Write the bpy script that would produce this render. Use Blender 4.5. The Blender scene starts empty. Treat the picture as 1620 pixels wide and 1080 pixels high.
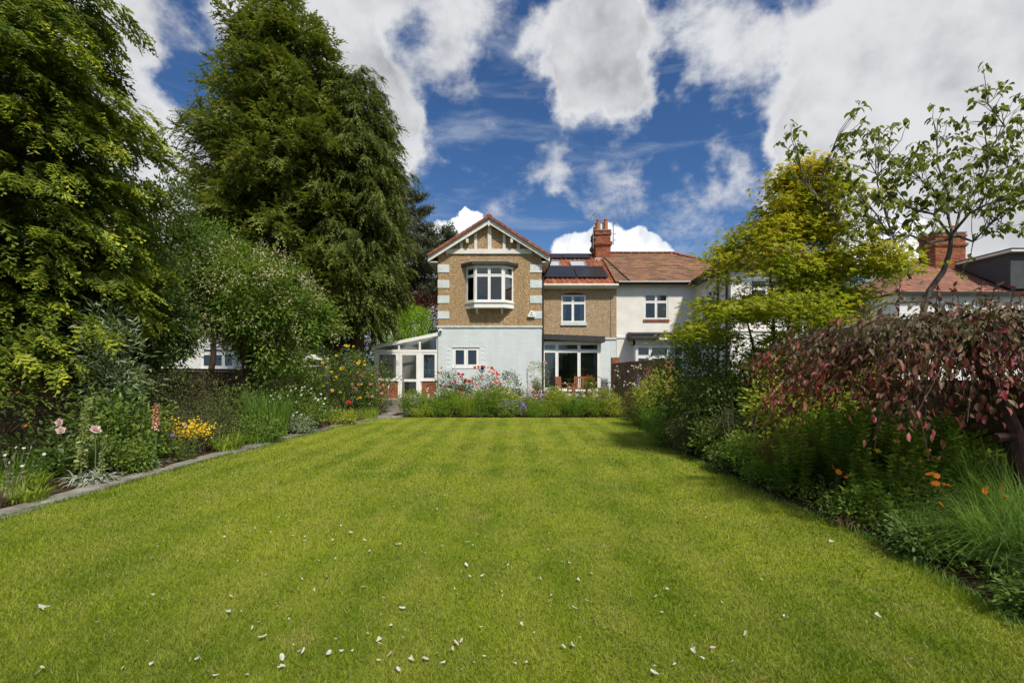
import bpy, math, random
import numpy as np
from mathutils import Vector, Matrix, Euler
random.seed(7)
SC = bpy.context.scene
COL = SC.collection
pi = math.pi

# ------------------------------------------------------------------ camera, world, sun, exposure
F = 765.0; CX = 810.0; HY = 590.0; EYE = 1.6
cam_d = bpy.data.cameras.new('camera'); cam = bpy.data.objects.new('camera', cam_d)
COL.objects.link(cam); SC.camera = cam
cam.location = (0, 0, EYE); cam.rotation_euler = (pi/2, 0, 0)
cam_d.sensor_width = 36; cam_d.lens = 36*F/1620; cam_d.shift_y = 50/1620
cam_d.clip_end = 2000; cam_d.clip_start = 0.05

SUN_V = Vector((0.27, -0.55, 0.79)).normalized()
sl = bpy.data.lights.new('sun', 'SUN'); sun = bpy.data.objects.new('sun', sl); COL.objects.link(sun)
sl.energy = 3.6; sl.angle = math.radians(4.5); sl.color = (1.0, 0.93, 0.82)
sun.rotation_euler = SUN_V.to_track_quat('Z', 'Y').to_euler(); sun.location = (0, 0, 30)

SC.view_settings.view_transform = 'Standard'; SC.view_settings.look = 'None'
SC.view_settings.gamma = 1; SC.view_settings.use_curve_mapping = False
SC.view_settings.exposure = 0.45

def pdir(px, py):
    return Vector(((px-CX)/F, 1, (HY-py)/F)).normalized()
def P(px, py, Y):
    return Vector(((px-CX)*Y/F, Y, EYE+(HY-py)*Y/F))

class NT:
    def __init__(s, tree): s.t = tree; s.n = tree.nodes; s.l = tree.links
    def new(s, typ, **kw):
        n = s.n.new(typ)
        for k, v in kw.items(): setattr(n, k, v)
        return n
    def put(s, sock, v):
        if isinstance(v, bpy.types.NodeSocket): s.l.new(v, sock)
        else:
            if hasattr(sock.default_value, '__len__') and len(sock.default_value) == 4 and len(v) == 3: v = (*v, 1)
            sock.default_value = v
    def math(s, op, a, b=None, c=None, clamp=False):
        n = s.new('ShaderNodeMath', operation=op, use_clamp=clamp)
        s.put(n.inputs[0], a)
        if b is not None: s.put(n.inputs[1], b)
        if c is not None: s.put(n.inputs[2], c)
        return n.outputs[0]
    def vmath(s, op, a, b=None, scale=None):
        n = s.new('ShaderNodeVectorMath', operation=op)
        s.put(n.inputs[0], a)
        if b is not None: s.put(n.inputs[1], b)
        if scale is not None: s.put(n.inputs['Scale'], scale)
        return n.outputs['Value'] if op in ('DISTANCE', 'DOT_PRODUCT', 'LENGTH') else n.outputs[0]
    def mapr(s, v, a, b, c=0., d=1., interp='SMOOTHSTEP'):
        n = s.new('ShaderNodeMapRange', interpolation_type=interp)
        s.put(n.inputs[0], v); s.put(n.inputs[1], a); s.put(n.inputs[2], b); s.put(n.inputs[3], c); s.put(n.inputs[4], d)
        return n.outputs[0]
    def noise(s, vec, scale, detail=4., rough=.5, out=0, dist=0.):
        n = s.new('ShaderNodeTexNoise')
        if vec is not None: s.put(n.inputs['Vector'], vec)
        n.inputs['Scale'].default_value = scale; n.inputs['Detail'].default_value = detail
        n.inputs['Roughness'].default_value = rough; n.inputs['Distortion'].default_value = dist
        return n.outputs[out]
    def mix(s, f, a, b, blend='MIX'):
        n = s.new('ShaderNodeMix', data_type='RGBA', blend_type=blend)
        s.put(n.inputs[0], f); s.put(n.inputs[6], a); s.put(n.inputs[7], b)
        return n.outputs[2]
    def scalev(s, col, f):
        return s.vmath('SCALE', col, scale=f)

# sky: Nishita plus procedural cumulus placed by direction
W = bpy.data.worlds.new('World'); SC.world = W; W.use_nodes = True
t = NT(W.node_tree); t.n.clear()
sky = t.new('ShaderNodeTexSky', sky_type='NISHITA'); sky.sun_disc = False
sky.sun_elevation = math.asin(SUN_V.z); sky.sun_rotation = math.atan2(SUN_V.x, SUN_V.y)
sky.air_density = 1.0; sky.dust_density = 0.3; sky.ozone_density = 3.0
tc = t.new('ShaderNodeTexCoord'); D = tc.outputs['Generated']
n1 = t.noise(D, 4.0, 4, .55, out=1); n2 = t.noise(D, 13.0, 6, .6, out=1)
w1 = t.vmath('SCALE', t.vmath('SUBTRACT', n1, (.5, .5, .5)), scale=.13)
w2 = t.vmath('SCALE', t.vmath('SUBTRACT', n2, (.5, .5, .5)), scale=.09)
DW = t.vmath('ADD', t.vmath('ADD', D, w1), w2)
def blobfield(lst, dv):
    tot = None
    for (px, py, r, w) in lst:
        v = pdir(px, py); rr = r/F/math.sqrt(((px-CX)/F)**2+1+((HY-py)/F)**2)
        d = t.vmath('DISTANCE', dv, tuple(v))
        g = t.mapr(d, rr*1.35, rr*.3, 0., w)
        tot = g if tot is None else t.math('ADD', tot, g)
    return tot
clouds = [(200, 10, 70, .7), (215, 80, 45, .4), (240, 200, 70, .75), (180, 250, 90, .8), (340, 20, 50, .45), (90, 0, 120, .8), (120, 300, 200, .9), (350, 380, 150, .9),
 (430, -40, 120, .8), (520, 20, 70, .8), (565, 90, 75, 1.), (610, 190, 70, 1.05), (640, 245, 50, .9), (560, 170, 90, 1.), (600, 275, 45, .8), (540, 260, 90, .9), (600, 10, 60, .7), (680, -5, 60, .6), (770, -20, 70, .5),
 (735, 55, 45, .42), (700, 130, 55, .34), (755, 200, 40, .28), (715, 60, 80, .15),
 (890, 60, 62, .95), (950, 30, 70, .9), (960, 100, 72, 1.), (905, 120, 50, .6), (935, 165, 48, .7), (985, 170, 45, .6), (895, 180, 35, .4), (1010, 50, 50, .6), (1010, 140, 40, .4),
 (1090, 10, 60, .40), (1130, 70, 60, .45), (1190, 50, 60, .42), (1100, 120, 40, .3), (1180, 130, 50, .38), (1250, 50, 60, .45), (1280, 120, 50, .5), (1230, 170, 35, .25), (1060, 200, 40, -.2), (1200, 220, 50, -.2),
 (1340, 20, 90, .7), (1400, 90, 110, 1.), (1340, 190, 70, 1.1), (1300, 250, 62, 1.05), (1270, 300, 55, 1.), (1400, 250, 130, 1.1), (1530, 60, 170, 1.), (1500, 260, 170, 1.1),
 (1650, 260, 200, 1.), (1420, 350, 110, .9), (1560, 420, 110, .9), (600, 430, 60, .7), (640, 510, 110, .9),
 (865, 255, 42, .50), (890, 275, 30, .3), (1160, 235, 45, .36), (960, 300, 60, .28), (1100, 330, 90, .34), (1180, 300, 50, .3), (830, 310, 60, .15)]
fld = blobfield(clouds, DW)
vis = t.mapr(t.vmath('DOT_PRODUCT', D, (0, .87, .49)), .45, .68)
gen = t.mapr(t.noise(t.vmath('ADD', DW, (3.1, 1.7, .4)), 1.7, 3, .5), .34, .56, 0, 1.0)
gen = t.math('MULTIPLY', gen, t.math('SUBTRACT', 1.0, vis))
fld = t.math('MINIMUM', t.math('ADD', fld, gen), 1.05)
fine = t.noise(D, 8., 9, .6, dist=.25)
fine2 = t.noise(t.vmath('MULTIPLY', D, (1., 1., 1.8)), 24., 8, .62)
thin = t.mapr(fld, .25, .95, 1., .55)
cov = t.math('ADD', fld, t.math('MULTIPLY', t.math('MULTIPLY', t.math('SUBTRACT', fine, .5), 2.1), thin))
cov = t.math('ADD', cov, t.math('MULTIPLY', t.math('MULTIPLY', t.math('SUBTRACT', fine2, .5), .8), thin))
alpha = t.mapr(cov, .15, .95)
# low crisp cumulus
D3 = t.vmath('ADD', t.vmath('ADD', D, t.vmath('SCALE', t.vmath('SUBTRACT', t.noise(D, 22., 6, .6, out=1), (.5, .5, .5)), scale=.05)), t.vmath('SCALE', t.vmath('SUBTRACT', n2, (.5, .5, .5)), scale=.03))
low = blobfield([(742, 352, 25, .9), (735, 385, 40, 1.), (700, 375, 32, 1.), (670, 400, 35, 1.), (900, 402, 38, 1.), (975, 400, 45, 1.), (1012, 385, 30, 1.), (1035, 400, 28, .9), (940, 385, 32, .8),
  (1400, 390, 60, 1.)], D3)
alow = t.mapr(low, .36, .62)
sep = t.new('ShaderNodeSeparateXYZ'); t.put(sep.inputs[0], D); Z = sep.outputs[2]
whisp = t.math('MULTIPLY', t.mapr(t.noise(t.vmath('MULTIPLY', D, (1.3, 1.3, 6.)), 3.2, 7, .6, dist=.4), .5, .8), .45)
# cloud colour: bright edges and tops, grey where thick
fA = t.noise(D, 5.5, 8, .56); fB = t.noise(t.vmath('ADD', D, (.03, -.02, .045)), 5.5, 8, .56)
rel = t.math('MULTIPLY', t.math('SUBTRACT', fB, fA), 2.6)
thick = t.mapr(t.math('ADD', fld, t.math('MULTIPLY', t.math('SUBTRACT', t.noise(D, 2.6, 4, .55), .5), 2.0)), .55, 1.75)
shade = t.mapr(t.math('ADD', thick, rel), -.1, 1.35)
ccol = t.mix(shade, (.56, .565, .58), (.22, .23, .25))
lcol = t.mix(t.mapr(t.noise(D3, 14., 4, .5), .35, .7), (.86, .86, .86), (.52, .56, .62))
base = t.scalev(sky.outputs[0], .078)
base = t.mix(1.0, base, (.44, .66, .90), 'MULTIPLY')
base = t.mix(t.mapr(Z, .36, .0, 0., .42), base, (.25, .38, .62))
base = t.mix(whisp, base, (.42, .46, .53))
c1 = t.mix(alpha, base, ccol)
c2 = t.mix(alow, c1, lcol)
bg = t.new('ShaderNodeBackground'); t.put(bg.inputs[0], c2); bg.inputs[1].default_value = 1.0
wo = t.new('ShaderNodeOutputWorld'); t.l.new(bg.outputs[0], wo.inputs[0])

# ------------------------------------------------------------------ tags and mesh helpers
def tag(o, label=None, cat=None, group=None, kind=None):
    if label: o['label'] = label
    if cat: o['category'] = cat
    if group: o['group'] = group
    if kind: o['kind'] = kind
    return o
def empty(name, loc=(0, 0, 0), rz=0, label=None, cat=None, group=None, parent=None, kind=None):
    o = bpy.data.objects.new(name, None); COL.objects.link(o)
    o.location = loc; o.rotation_euler = (0, 0, rz); o.empty_display_size = .1
    if parent: o.parent = parent
    return tag(o, label, cat, group, kind)
def link_mesh(name, me, mat, parent=None, loc=None):
    o = bpy.data.objects.new(name, me); COL.objects.link(o)
    if mat and not me.materials: me.materials.append(mat)
    if parent: o.parent = parent
    if loc is not None: o.location = loc
    return o
def copy_tree(o, parent=None):
    c = o.copy(); COL.objects.link(c); c.parent = parent
    for ch in list(o.children): copy_tree(ch, c)
    return c

class MB:
    def __init__(s, M=None): s.v = []; s.f = []; s.M = M
    def add(s, vs, fs):
        b = len(s.v)
        for p in vs:
            p = Vector(p)
            if s.M is not None: p = s.M @ p
            s.v.append(tuple(p))
        s.f += [tuple(b+i for i in f) for f in fs]
    def box(s, x0, x1, y0, y1, z0, z1):
        s.add([(x0,y0,z0),(x1,y0,z0),(x1,y1,z0),(x0,y1,z0),(x0,y0,z1),(x1,y0,z1),(x1,y1,z1),(x0,y1,z1)],
              [(0,3,2,1),(4,5,6,7),(0,1,5,4),(1,2,6,5),(2,3,7,6),(3,0,4,7)])
    def poly_prism(s, pts, off):
        n = len(pts); off = Vector(off)
        s.add([Vector(p) for p in pts]+[Vector(p)+off for p in pts],
              [tuple(range(n)), tuple(range(2*n-1, n-1, -1))]+[(i, i+n, (i+1) % n+n, (i+1) % n) for i in range(n)])
    def quad(s, a, b, c, d): s.add([a, b, c, d], [(0, 1, 2, 3)])
    def bar(s, a, b, w, h, up=(0, 0, 1)):
        a = Vector(a); b = Vector(b); d = (b-a).normalized(); u = Vector(up)
        r = d.cross(u)
        if r.length < 1e-3: r = d.cross(Vector((1, 0, 0)))
        r.normalize(); u = r.cross(d).normalized()
        vs = []
        for p in (a, b):
            for sx, sy in ((-1,-1),(1,-1),(1,1),(-1,1)): vs.append(p+r*sx*w/2+u*sy*h/2)
        s.add(vs, [(0,1,2,3),(7,6,5,4),(0,4,5,1),(1,5,6,2),(2,6,7,3),(3,7,4,0)])
    def tube(s, pts, rad, n=6, cap=True):
        pts = [Vector(p) for p in pts]
        if not hasattr(rad, '__len__'): rad = [rad]*len(pts)
        b = []; ref = None
        for i, p in enumerate(pts):
            d = (pts[min(i+1, len(pts)-1)]-pts[max(i-1, 0)])
            d = d.normalized() if d.length > 1e-9 else Vector((0, 0, 1))
            if ref is None: ref = d.orthogonal().normalized()
            ref = (ref-d*ref.dot(d)); ref = ref.normalized() if ref.length > 1e-6 else d.orthogonal().normalized()
            q = d.cross(ref)
            for k in range(n):
                a = 2*pi*k/n; b.append(p+(ref*math.cos(a)+q*math.sin(a))*rad[i])
        f = []
        for i in range(len(pts)-1):
            for k in range(n): f.append((i*n+k, i*n+(k+1) % n, (i+1)*n+(k+1) % n, (i+1)*n+k))
        if cap: f.append(tuple(range(n-1, -1, -1))); f.append(tuple((len(pts)-1)*n+k for k in range(n)))
        s.add(b, f)
    def lathe(s, c, prof, n=16):
        c = Vector(c); b = []; f = []
        for (r, z) in prof:
            for k in range(n): b.append(c+Vector((r*math.cos(2*pi*k/n), r*math.sin(2*pi*k/n), z)))
        m = len(prof)
        for i in range(m-1):
            for k in range(n): f.append((i*n+k, i*n+(k+1) % n, (i+1)*n+(k+1) % n, (i+1)*n+k))
        f.append(tuple(range(n-1, -1, -1))); f.append(tuple((m-1)*n+k for k in range(n)))
        s.add(b, f)
    def build(s, name, mat, parent=None, loc=None, smooth=False):
        me = bpy.data.meshes.new(name); me.from_pydata(s.v, [], s.f); me.update()
        if smooth:
            for p in me.polygons: p.use_smooth = True
        return link_mesh(name, me, mat, parent, loc)

def npmesh(name, V, Fc, mat, parent=None, loc=None, v=None):
    me = bpy.data.meshes.new(name); V = np.asarray(V, np.float32).reshape(-1, 3); Fc = np.asarray(Fc, np.int32)
    m, k = Fc.shape
    me.vertices.add(len(V)); me.vertices.foreach_set('co', V.ravel())
    me.loops.add(m*k); me.loops.foreach_set('vertex_index', Fc.ravel())
    me.polygons.add(m); me.polygons.foreach_set('loop_start', np.arange(0, m*k, k, dtype=np.int32))
    me.polygons.foreach_set('loop_total', np.full(m, k, np.int32))
    if v is not None:
        a = me.attributes.new('tip', 'FLOAT', 'POINT'); a.data.foreach_set('value', np.asarray(v, np.float32).ravel())
    me.update(calc_edges=True)
    return link_mesh(name, me, mat, parent, loc)

def basis(d, up):
    """rotation matrices (n,3,3) whose columns are x, y=d, z~up"""
    d = d/np.linalg.norm(d, axis=1, keepdims=True)
    x = np.cross(d, up); l = np.linalg.norm(x, axis=1, keepdims=True); x = x/np.maximum(l, 1e-6)
    z = np.cross(x, d)
    return np.stack([x, d, z], axis=2)
def scatter(T, Fc, pos, R, s, tv=None, iv=None):
    pos = np.asarray(pos); n = len(pos); k = len(T)
    s = np.asarray(s, float)
    if s.ndim == 1: s = s[:, None]
    TT = T[None]*s[:, None, :] if s.shape[1] == 3 else T[None]*s[:, :, None]
    V = np.einsum('nij,nkj->nki', R, TT)+pos[:, None]
    FF = Fc[None]+(np.arange(n)*k)[:, None, None]
    val = None
    if tv is not None:
        val = np.broadcast_to(tv[None], (n, k)).copy()
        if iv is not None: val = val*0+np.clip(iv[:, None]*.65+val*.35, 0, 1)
        val = val.ravel()
    return V.reshape(-1, 3), FF.reshape(-1, Fc.shape[1]), val
def unit(a): return a/np.maximum(np.linalg.norm(a, axis=-1, keepdims=True), 1e-9)

LEAF = (np.array([(0,0,0), (.26,.42,.07), (0,1,-.10), (-.26,.42,.07)], float), np.array([(0,1,2),(0,2,3)]), np.array([0,.4,1,.4]))
LEAFN = (np.array([(0,0,0), (.12,.42,.03), (0,1,-.16), (-.12,.42,.03)], float), np.array([(0,1,2),(0,2,3)]), np.array([0,.4,1,.4]))
LEAFW = (np.array([(0,0,0), (.3,.35,.08), (.22,.72,.02), (0,1.,-.18), (-.22,.72,.02), (-.3,.35,.08), (0,.5,-.02)], float),
         np.array([(0,1,6),(1,2,6),(2,3,6),(3,4,6),(4,5,6),(5,0,6)]), np.array([0,.3,.6,1,.6,.3,.4]))
def make_spray(n, seed, spread=.42, w=.05, ang=48, droop=.35, sub=True):
    r = random.Random(seed); V = [(-.012, 0, 0), (.012, 0, 0), (0, 1, -droop)]; Fc = [(0, 1, 2)]; tv = [0, 0, 1]
    for i in range(n):
        tt = .05+.9*(i+r.random()*.8)/n; L = spread*(1.05-.75*tt)*r.uniform(.55, 1.25); sd = 1 if i % 2 else -1
        a = math.radians(ang*r.uniform(.6, 1.3)); y0 = tt; z0 = -droop*tt*tt; zl = r.uniform(-.45, .12)*L
        dx, dy = math.sin(a)*L*sd, math.cos(a)*L; ww = w*r.uniform(.7, 1.4); b = len(V)
        V += [(0, y0-ww, z0), (0, y0+ww, z0), (dx, y0+dy, z0+zl)]; Fc.append((b, b+1, b+2)); q = tt*.6; tv += [q*.5, q*.5, min(1, q+.45)]
        if sub and L > spread*.3:
            for f, s2 in ((.35, 1), (.6, -1)):
                l2 = L*.42*r.uniform(.6, 1.2); px_, py_, pz_ = dx*f, y0+dy*f, z0+zl*f; a2 = a+s2*.8*sd; b = len(V)
                V += [(px_, py_-ww*.8, pz_), (px_, py_+ww*.8, pz_), (px_+math.sin(a2)*l2*sd, py_+math.cos(a2)*l2, pz_+r.uniform(-.1, .05))]; Fc.append((b, b+1, b+2)); tv += [q, q, min(1, q+.5)]
    return np.array(V, float), np.array(Fc), np.array(tv, float)
SPRAY = [make_spray(8, s, w=.075) for s in range(4)]
SPRAYF = [make_spray(9, 10+s, sub=False, w=.085) for s in range(4)]
SPRAYD = [make_spray(9, 20+s, spread=.32, ang=34, droop=.5, w=.085, sub=False) for s in range(4)]

# ------------------------------------------------------------------ materials
def mat(name, col, rough=.7, var=.15, scale=6., bump=0., bscale=60., metal=0., spec=.5, col2=None, isl=0., objr=False, detail=5., vecs=None, bdist=.01):
    m = bpy.data.materials.new(name); m.use_nodes = True; t = NT(m.node_tree)
    b = t.n['Principled BSDF']; tcn = t.new('ShaderNodeTexCoord'); O = tcn.outputs['Object']
    if vecs: O = t.vmath('MULTIPLY', O, vecs)
    c2 = col2 if col2 else tuple(min(1, c*(1-var)) for c in col)
    nf = t.mapr(t.noise(O, scale, detail, .6), .3, .7)
    c = t.mix(nf, col, c2)
    if isl:
        g = t.new('ShaderNodeNewGeometry'); r = g.outputs['Random Per Island']
        if objr:
            oi = t.new('ShaderNodeObjectInfo'); r = t.math('FRACT', t.math('ADD', r, oi.outputs['Random']))
        k = t.mapr(r, 0, 1, 1-isl, 1+isl*.6, 'LINEAR'); c = t.scalev(c, k)
        hs = t.new('ShaderNodeHueSaturation'); t.put(hs.inputs['Hue'], t.mapr(t.math('FRACT', t.math('MULTIPLY', r, 7.31)), 0, 1, .5-.02*isl*2, .5+.02*isl*2, 'LINEAR')); t.put(hs.inputs['Color'], c); c = hs.outputs[0]
    t.put(b.inputs['Base Color'], c); b.inputs['Roughness'].default_value = rough; b.inputs['Metallic'].default_value = metal
    b.inputs['Specular IOR Level'].default_value = spec
    if bump:
        bn = t.new('ShaderNodeBump'); bn.inputs['Strength'].default_value = bump; bn.inputs['Distance'].default_value = bdist
        t.put(bn.inputs['Height'], t.noise(O, bscale, 4, .6)); t.put(b.inputs['Normal'], bn.outputs[0])
    return m
GAIN = 1.62
SC.cycles.diffuse_bounces = 6
def leafmat(name, dark, light, tip=None, trans=.28, rough=.55, tipk=1., spec=.3, nscale=1.5):
    if not any(k in name for k in ('petal', 'silver', 'straw', 'variegated', 'poker', 'bract')): dark, light, tip = [tuple(min(.8, x*GAIN) for x in c) if c else None for c in (dark, light, tip)]
    m = bpy.data.materials.new(name); m.use_nodes = True; t = NT(m.node_tree); b = t.n['Principled BSDF']
    g = t.new('ShaderNodeNewGeometry'); tcn = t.new('ShaderNodeTexCoord')
    nz = t.mapr(t.noise(tcn.outputs['Object'], nscale, 4, .6), .3, .7)
    f = t.math('ADD', t.math('MULTIPLY', g.outputs['Random Per Island'], .55), t.math('MULTIPLY', nz, .45))
    c = t.mix(f, dark, light)
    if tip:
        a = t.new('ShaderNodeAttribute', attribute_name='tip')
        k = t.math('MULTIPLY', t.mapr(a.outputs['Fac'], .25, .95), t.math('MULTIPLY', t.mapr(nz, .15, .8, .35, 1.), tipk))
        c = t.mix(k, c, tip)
    t.put(b.inputs['Base Color'], c); b.inputs['Roughness'].default_value = rough; b.inputs['Specular IOR Level'].default_value = spec
    tr = t.new('ShaderNodeBsdfTranslucent'); t.put(tr.inputs[0], t.mix(1., c, (1.25, 1.3, .7), 'MULTIPLY'))
    mx = t.new('ShaderNodeMixShader'); mx.inputs[0].default_value = min(.5, trans+.08)
    t.l.new(b.outputs[0], mx.inputs[1]); t.l.new(tr.outputs[0], mx.inputs[2]); t.l.new(mx.outputs[0], t.n['Material Output'].inputs[0])
    return m
def glassmat(name, tint=(.72, .78, .80)):
    m = bpy.data.materials.new(name); m.use_nodes = True; t = NT(m.node_tree)
    t.n.remove(t.n['Principled BSDF'])
    fr = t.new('ShaderNodeFresnel'); fr.inputs[0].default_value = 1.42
    gl = t.new('ShaderNodeBsdfGlossy'); gl.inputs['Roughness'].default_value = .01; gl.inputs[0].default_value = (.95, .97, 1, 1)
    bn = t.new('ShaderNodeBump'); bn.inputs['Strength'].default_value = .06; tcn = t.new('ShaderNodeTexCoord'); t.put(bn.inputs['Height'], t.noise(tcn.outputs['Object'], 2.5, 2)); t.l.new(bn.outputs[0], gl.inputs['Normal'])
    tr = t.new('ShaderNodeBsdfTransparent'); tr.inputs[0].default_value = (*tint, 1)
    mx = t.new('ShaderNodeMixShader'); t.put(mx.inputs[0], t.math('ADD', fr.outputs[0], .04)); t.l.new(tr.outputs[0], mx.inputs[1]); t.l.new(gl.outputs[0], mx.inputs[2])
    t.l.new(mx.outputs[0], t.n['Material Output'].inputs[0]); return m

def pebblemat(name, cols, scale=38.):
    m = bpy.data.materials.new(name); m.use_nodes = True; t = NT(m.node_tree); b = t.n['Principled BSDF']
    tcn = t.new('ShaderNodeTexCoord'); O = tcn.outputs['Object']
    v = t.new('ShaderNodeTexVoronoi'); t.put(v.inputs['Vector'], O); v.inputs['Scale'].default_value = scale
    sp = t.new('ShaderNodeSeparateXYZ'); t.put(sp.inputs[0], v.outputs['Color'])
    c = t.mix(t.mapr(sp.outputs[0], .15, .75), cols[0], cols[1]); c = t.mix(t.mapr(sp.outputs[1], .82, .86), c, cols[2])
    c = t.mix(t.mapr(t.noise(O, 1.1, 5, .65), .35, .7, 0, .55), c, cols[3])
    c = t.mix(t.mapr(t.noise(t.vmath('MULTIPLY', O, (3., 3., .35)), 1.6, 4, .6), .52, .75, 0, .35), c, tuple(x*.55 for x in cols[0]))
    t.put(b.inputs['Base Color'], c); b.inputs['Roughness'].default_value = .95; b.inputs['Specular IOR Level'].default_value = .15
    bn = t.new('ShaderNodeBump'); bn.inputs['Strength'].default_value = .9; bn.inputs['Distance'].default_value = .012
    t.put(bn.inputs['Height'], v.outputs['Distance']); bn.invert = True; t.put(b.inputs['Normal'], bn.outputs[0]); return m

M = {}
M['white'] = mat('white_upvc', (.80, .80, .78), .35, .06, 3)
M['whitepaint'] = mat('white_paint', (.72, .70, .66), .6, .14, 2.5, .1, 30)
M['fascia'] = mat('cream_fascia', (.66, .64, .58), .55, .15, 2)
M['bluewall'] = mat('pale_blue_paint', (.64, .70, .72), .65, .09, 1.6, .25, 90, isl=.03, vecs=(2., 2., .5))
M['quoin'] = mat('pale_blue_quoin', (.60, .67, .67), .7, .2, 5, .15, 60)
M['pebble'] = pebblemat('brown_pebbledash', [(.27, .17, .08), (.37, .24, .12), (.58, .48, .33), (.33, .24, .15)], 34.)
M['pebble2'] = pebblemat('tan_pebbledash', [(.28, .19, .11), (.38, .27, .165), (.60, .51, .38), (.35, .27, .18)], 34.)
M['render'] = mat('off_white_render', (.80, .775, .73), .9, .16, 1.2, .15, 80, spec=.2)
M['render2'] = mat('white_render', (.70, .70, .70), .9, .08, .7, .15, 80, spec=.2)
M['pantile'] = mat('orange_pantile', (.38, .125, .055), .75, .35, 7, .3, 50, isl=.35)
M['redtile'] = mat('red_tile', (.30, .10, .055), .75, .4, 6, .3, 50, isl=.3)
M['browntile'] = mat('brown_tile', (.27, .135, .070), .85, .35, 1.2, .3, 50, isl=.34, col2=(.175, .100, .060))
M['brick'] = mat('red_brick', (.36, .12, .055), .9, .45, 9, .5, 60, isl=.4, objr=True)
M['oldbrick'] = mat('old_brick', (.17, .085, .055), .95, .5, 8, .6, 50, isl=.5, objr=True, col2=(.085, .065, .05))
M['midbrick'] = mat('weathered_brick', (.27, .135, .09), .95, .5, 8, .6, 50, isl=.5, objr=True, col2=(.15, .09, .07))
M['mortar'] = mat('mortar', (.26, .22, .18), .95, .3, 12, .4, 70)
M['darkmortar'] = mat('dark_mortar', (.085, .075, .06), .95, .3, 12, .4, 70)
M['felt'] = mat('black_felt', (.035, .035, .038), .7, .3, 5, .2, 60)
M['black'] = mat('black_plastic', (.02, .02, .021), .4, .2, 5)
M['solar'] = mat('solar_glass', (.022, .022, .025), .32, .2, 3, spec=.5)
M['lead'] = mat('lead_grey', (.22, .23, .24), .6, .25, 6)
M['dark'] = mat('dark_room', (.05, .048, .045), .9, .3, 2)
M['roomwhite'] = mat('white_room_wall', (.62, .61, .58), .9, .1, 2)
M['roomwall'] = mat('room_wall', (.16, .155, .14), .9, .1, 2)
M['curtain'] = mat('cream_curtain', (.58, .56, .48), .9, .15, 5)
M['teak'] = mat('teak_wood', (.33, .14, .06), .6, .35, 18, .2, 60, vecs=(1, 1, .2))
M['terracotta'] = mat('terracotta', (.42, .17, .09), .85, .3, 8, .2, 60)
M['stone'] = mat('paving_stone', (.27, .25, .22), .9, .4, 5, .5, 30, isl=.15, objr=True, col2=(.15, .14, .12))
M['soil'] = mat('bed_soil', (.075, .045, .028), 1., .5, 9, 1., 28, col2=(.035, .023, .015), spec=.1, bdist=.05)
M['bark'] = mat('brown_bark', (.11, .075, .05), .95, .45, 10, .8, 30, vecs=(1, 1, .25), spec=.1)
M['barkg'] = mat('grey_bark', (.17, .15, .125), .9, .5, 12, .5, 40, spec=.2)
M['barkr'] = mat('red_brown_twig', (.06, .03, .025), .7, .4, 12, .3, 40, spec=.3)
M['metal'] = mat('galvanised', (.45, .46, .47), .35, .2, 8, metal=.8)
M['stemg'] = mat('green_stem', (.12, .17, .05), .7, .3, 9)
M['silver'] = leafmat('silver_leaf', (.26, .29, .23), (.42, .45, .36), trans=.12, rough=.8)
M['glass'] = glassmat('window_glass')
M['glass2'] = glassmat('clear_glass', (.95, .97, .97))

L = {}
L['leyland'] = leafmat('golden_conifer', (.030, .058, .009), (.075, .115, .012), (.32, .34, .022), tipk=1., trans=.22)
L['cypress'] = leafmat('olive_cypress', (.042, .070, .012), (.095, .120, .019), (.22, .21, .035), tipk=.9, trans=.18)
L['cypress2'] = leafmat('green_cypress', (.034, .062, .012), (.080, .105, .020), (.18, .18, .040), tipk=.8, trans=.18)
L['pine'] = leafmat('pine_needle', (.028, .040, .022), (.065, .075, .040), trans=.1)
L['darkleaf'] = leafmat('dark_green_leaf', (.026, .052, .012), (.080, .120, .022), (.14, .19, .035), tipk=.5, spec=.5)
L['midleaf'] = leafmat('mid_green_leaf', (.040, .080, .015), (.120, .170, .028), (.18, .23, .04), tipk=.5)
L['lime'] = leafmat('lime_leaf', (.12, .21, .02), (.24, .36, .03), trans=.4)
L['maple'] = leafmat('golden_maple_leaf', (.10, .145, .012), (.25, .265, .018), (.40, .26, .02), tipk=.9, trans=.42, nscale=.9)
L['cherry'] = leafmat('cherry_leaf', (.055, .078, .013), (.14, .155, .027), trans=.35)
L['plum'] = leafmat('purple_plum_leaf', (.044, .042, .022), (.100, .080, .036), (.19, .018, .034), tipk=1.0, trans=.22, rough=.5, spec=.35, nscale=2.)
L['copper'] = leafmat('copper_leaf', (.045, .012, .012), (.09, .028, .022), trans=.2)
L['varieg'] = leafmat('yellow_green_leaf', (.10, .15, .02), (.24, .26, .035), (.42, .40, .06), tipk=.7, trans=.35)
L['grass'] = leafmat('strap_leaf', (.055, .115, .018), (.135, .215, .035), trans=.35)
L['dgrass'] = leafmat('dark_strap_leaf', (.030, .062, .016), (.08, .13, .03), trans=.3)
L['ygrass'] = leafmat('yellow_strap_leaf', (.11, .17, .02), (.22, .27, .035), trans=.35)
L['fresh'] = leafmat('fresh_green_leaf', (.065, .125, .015), (.155, .22, .03), (.22, .28, .04), tipk=.5, trans=.4)
L['heather'] = leafmat('dull_heather', (.045, .058, .020), (.11, .115, .045), trans=.15)
L['dry'] = leafmat('dry_straw', (.16, .11, .06), (.32, .25, .14), trans=.2)
L['grey'] = leafmat('grey_green_leaf', (.09, .13, .075), (.19, .23, .14), trans=.2)
L['bronze'] = leafmat('bronze_green_leaf', (.075, .065, .018), (.15, .12, .03), trans=.25)
def petal(name, a, b): L[name] = leafmat(name+'_petal', a, b, trans=.3, rough=.7)
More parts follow.
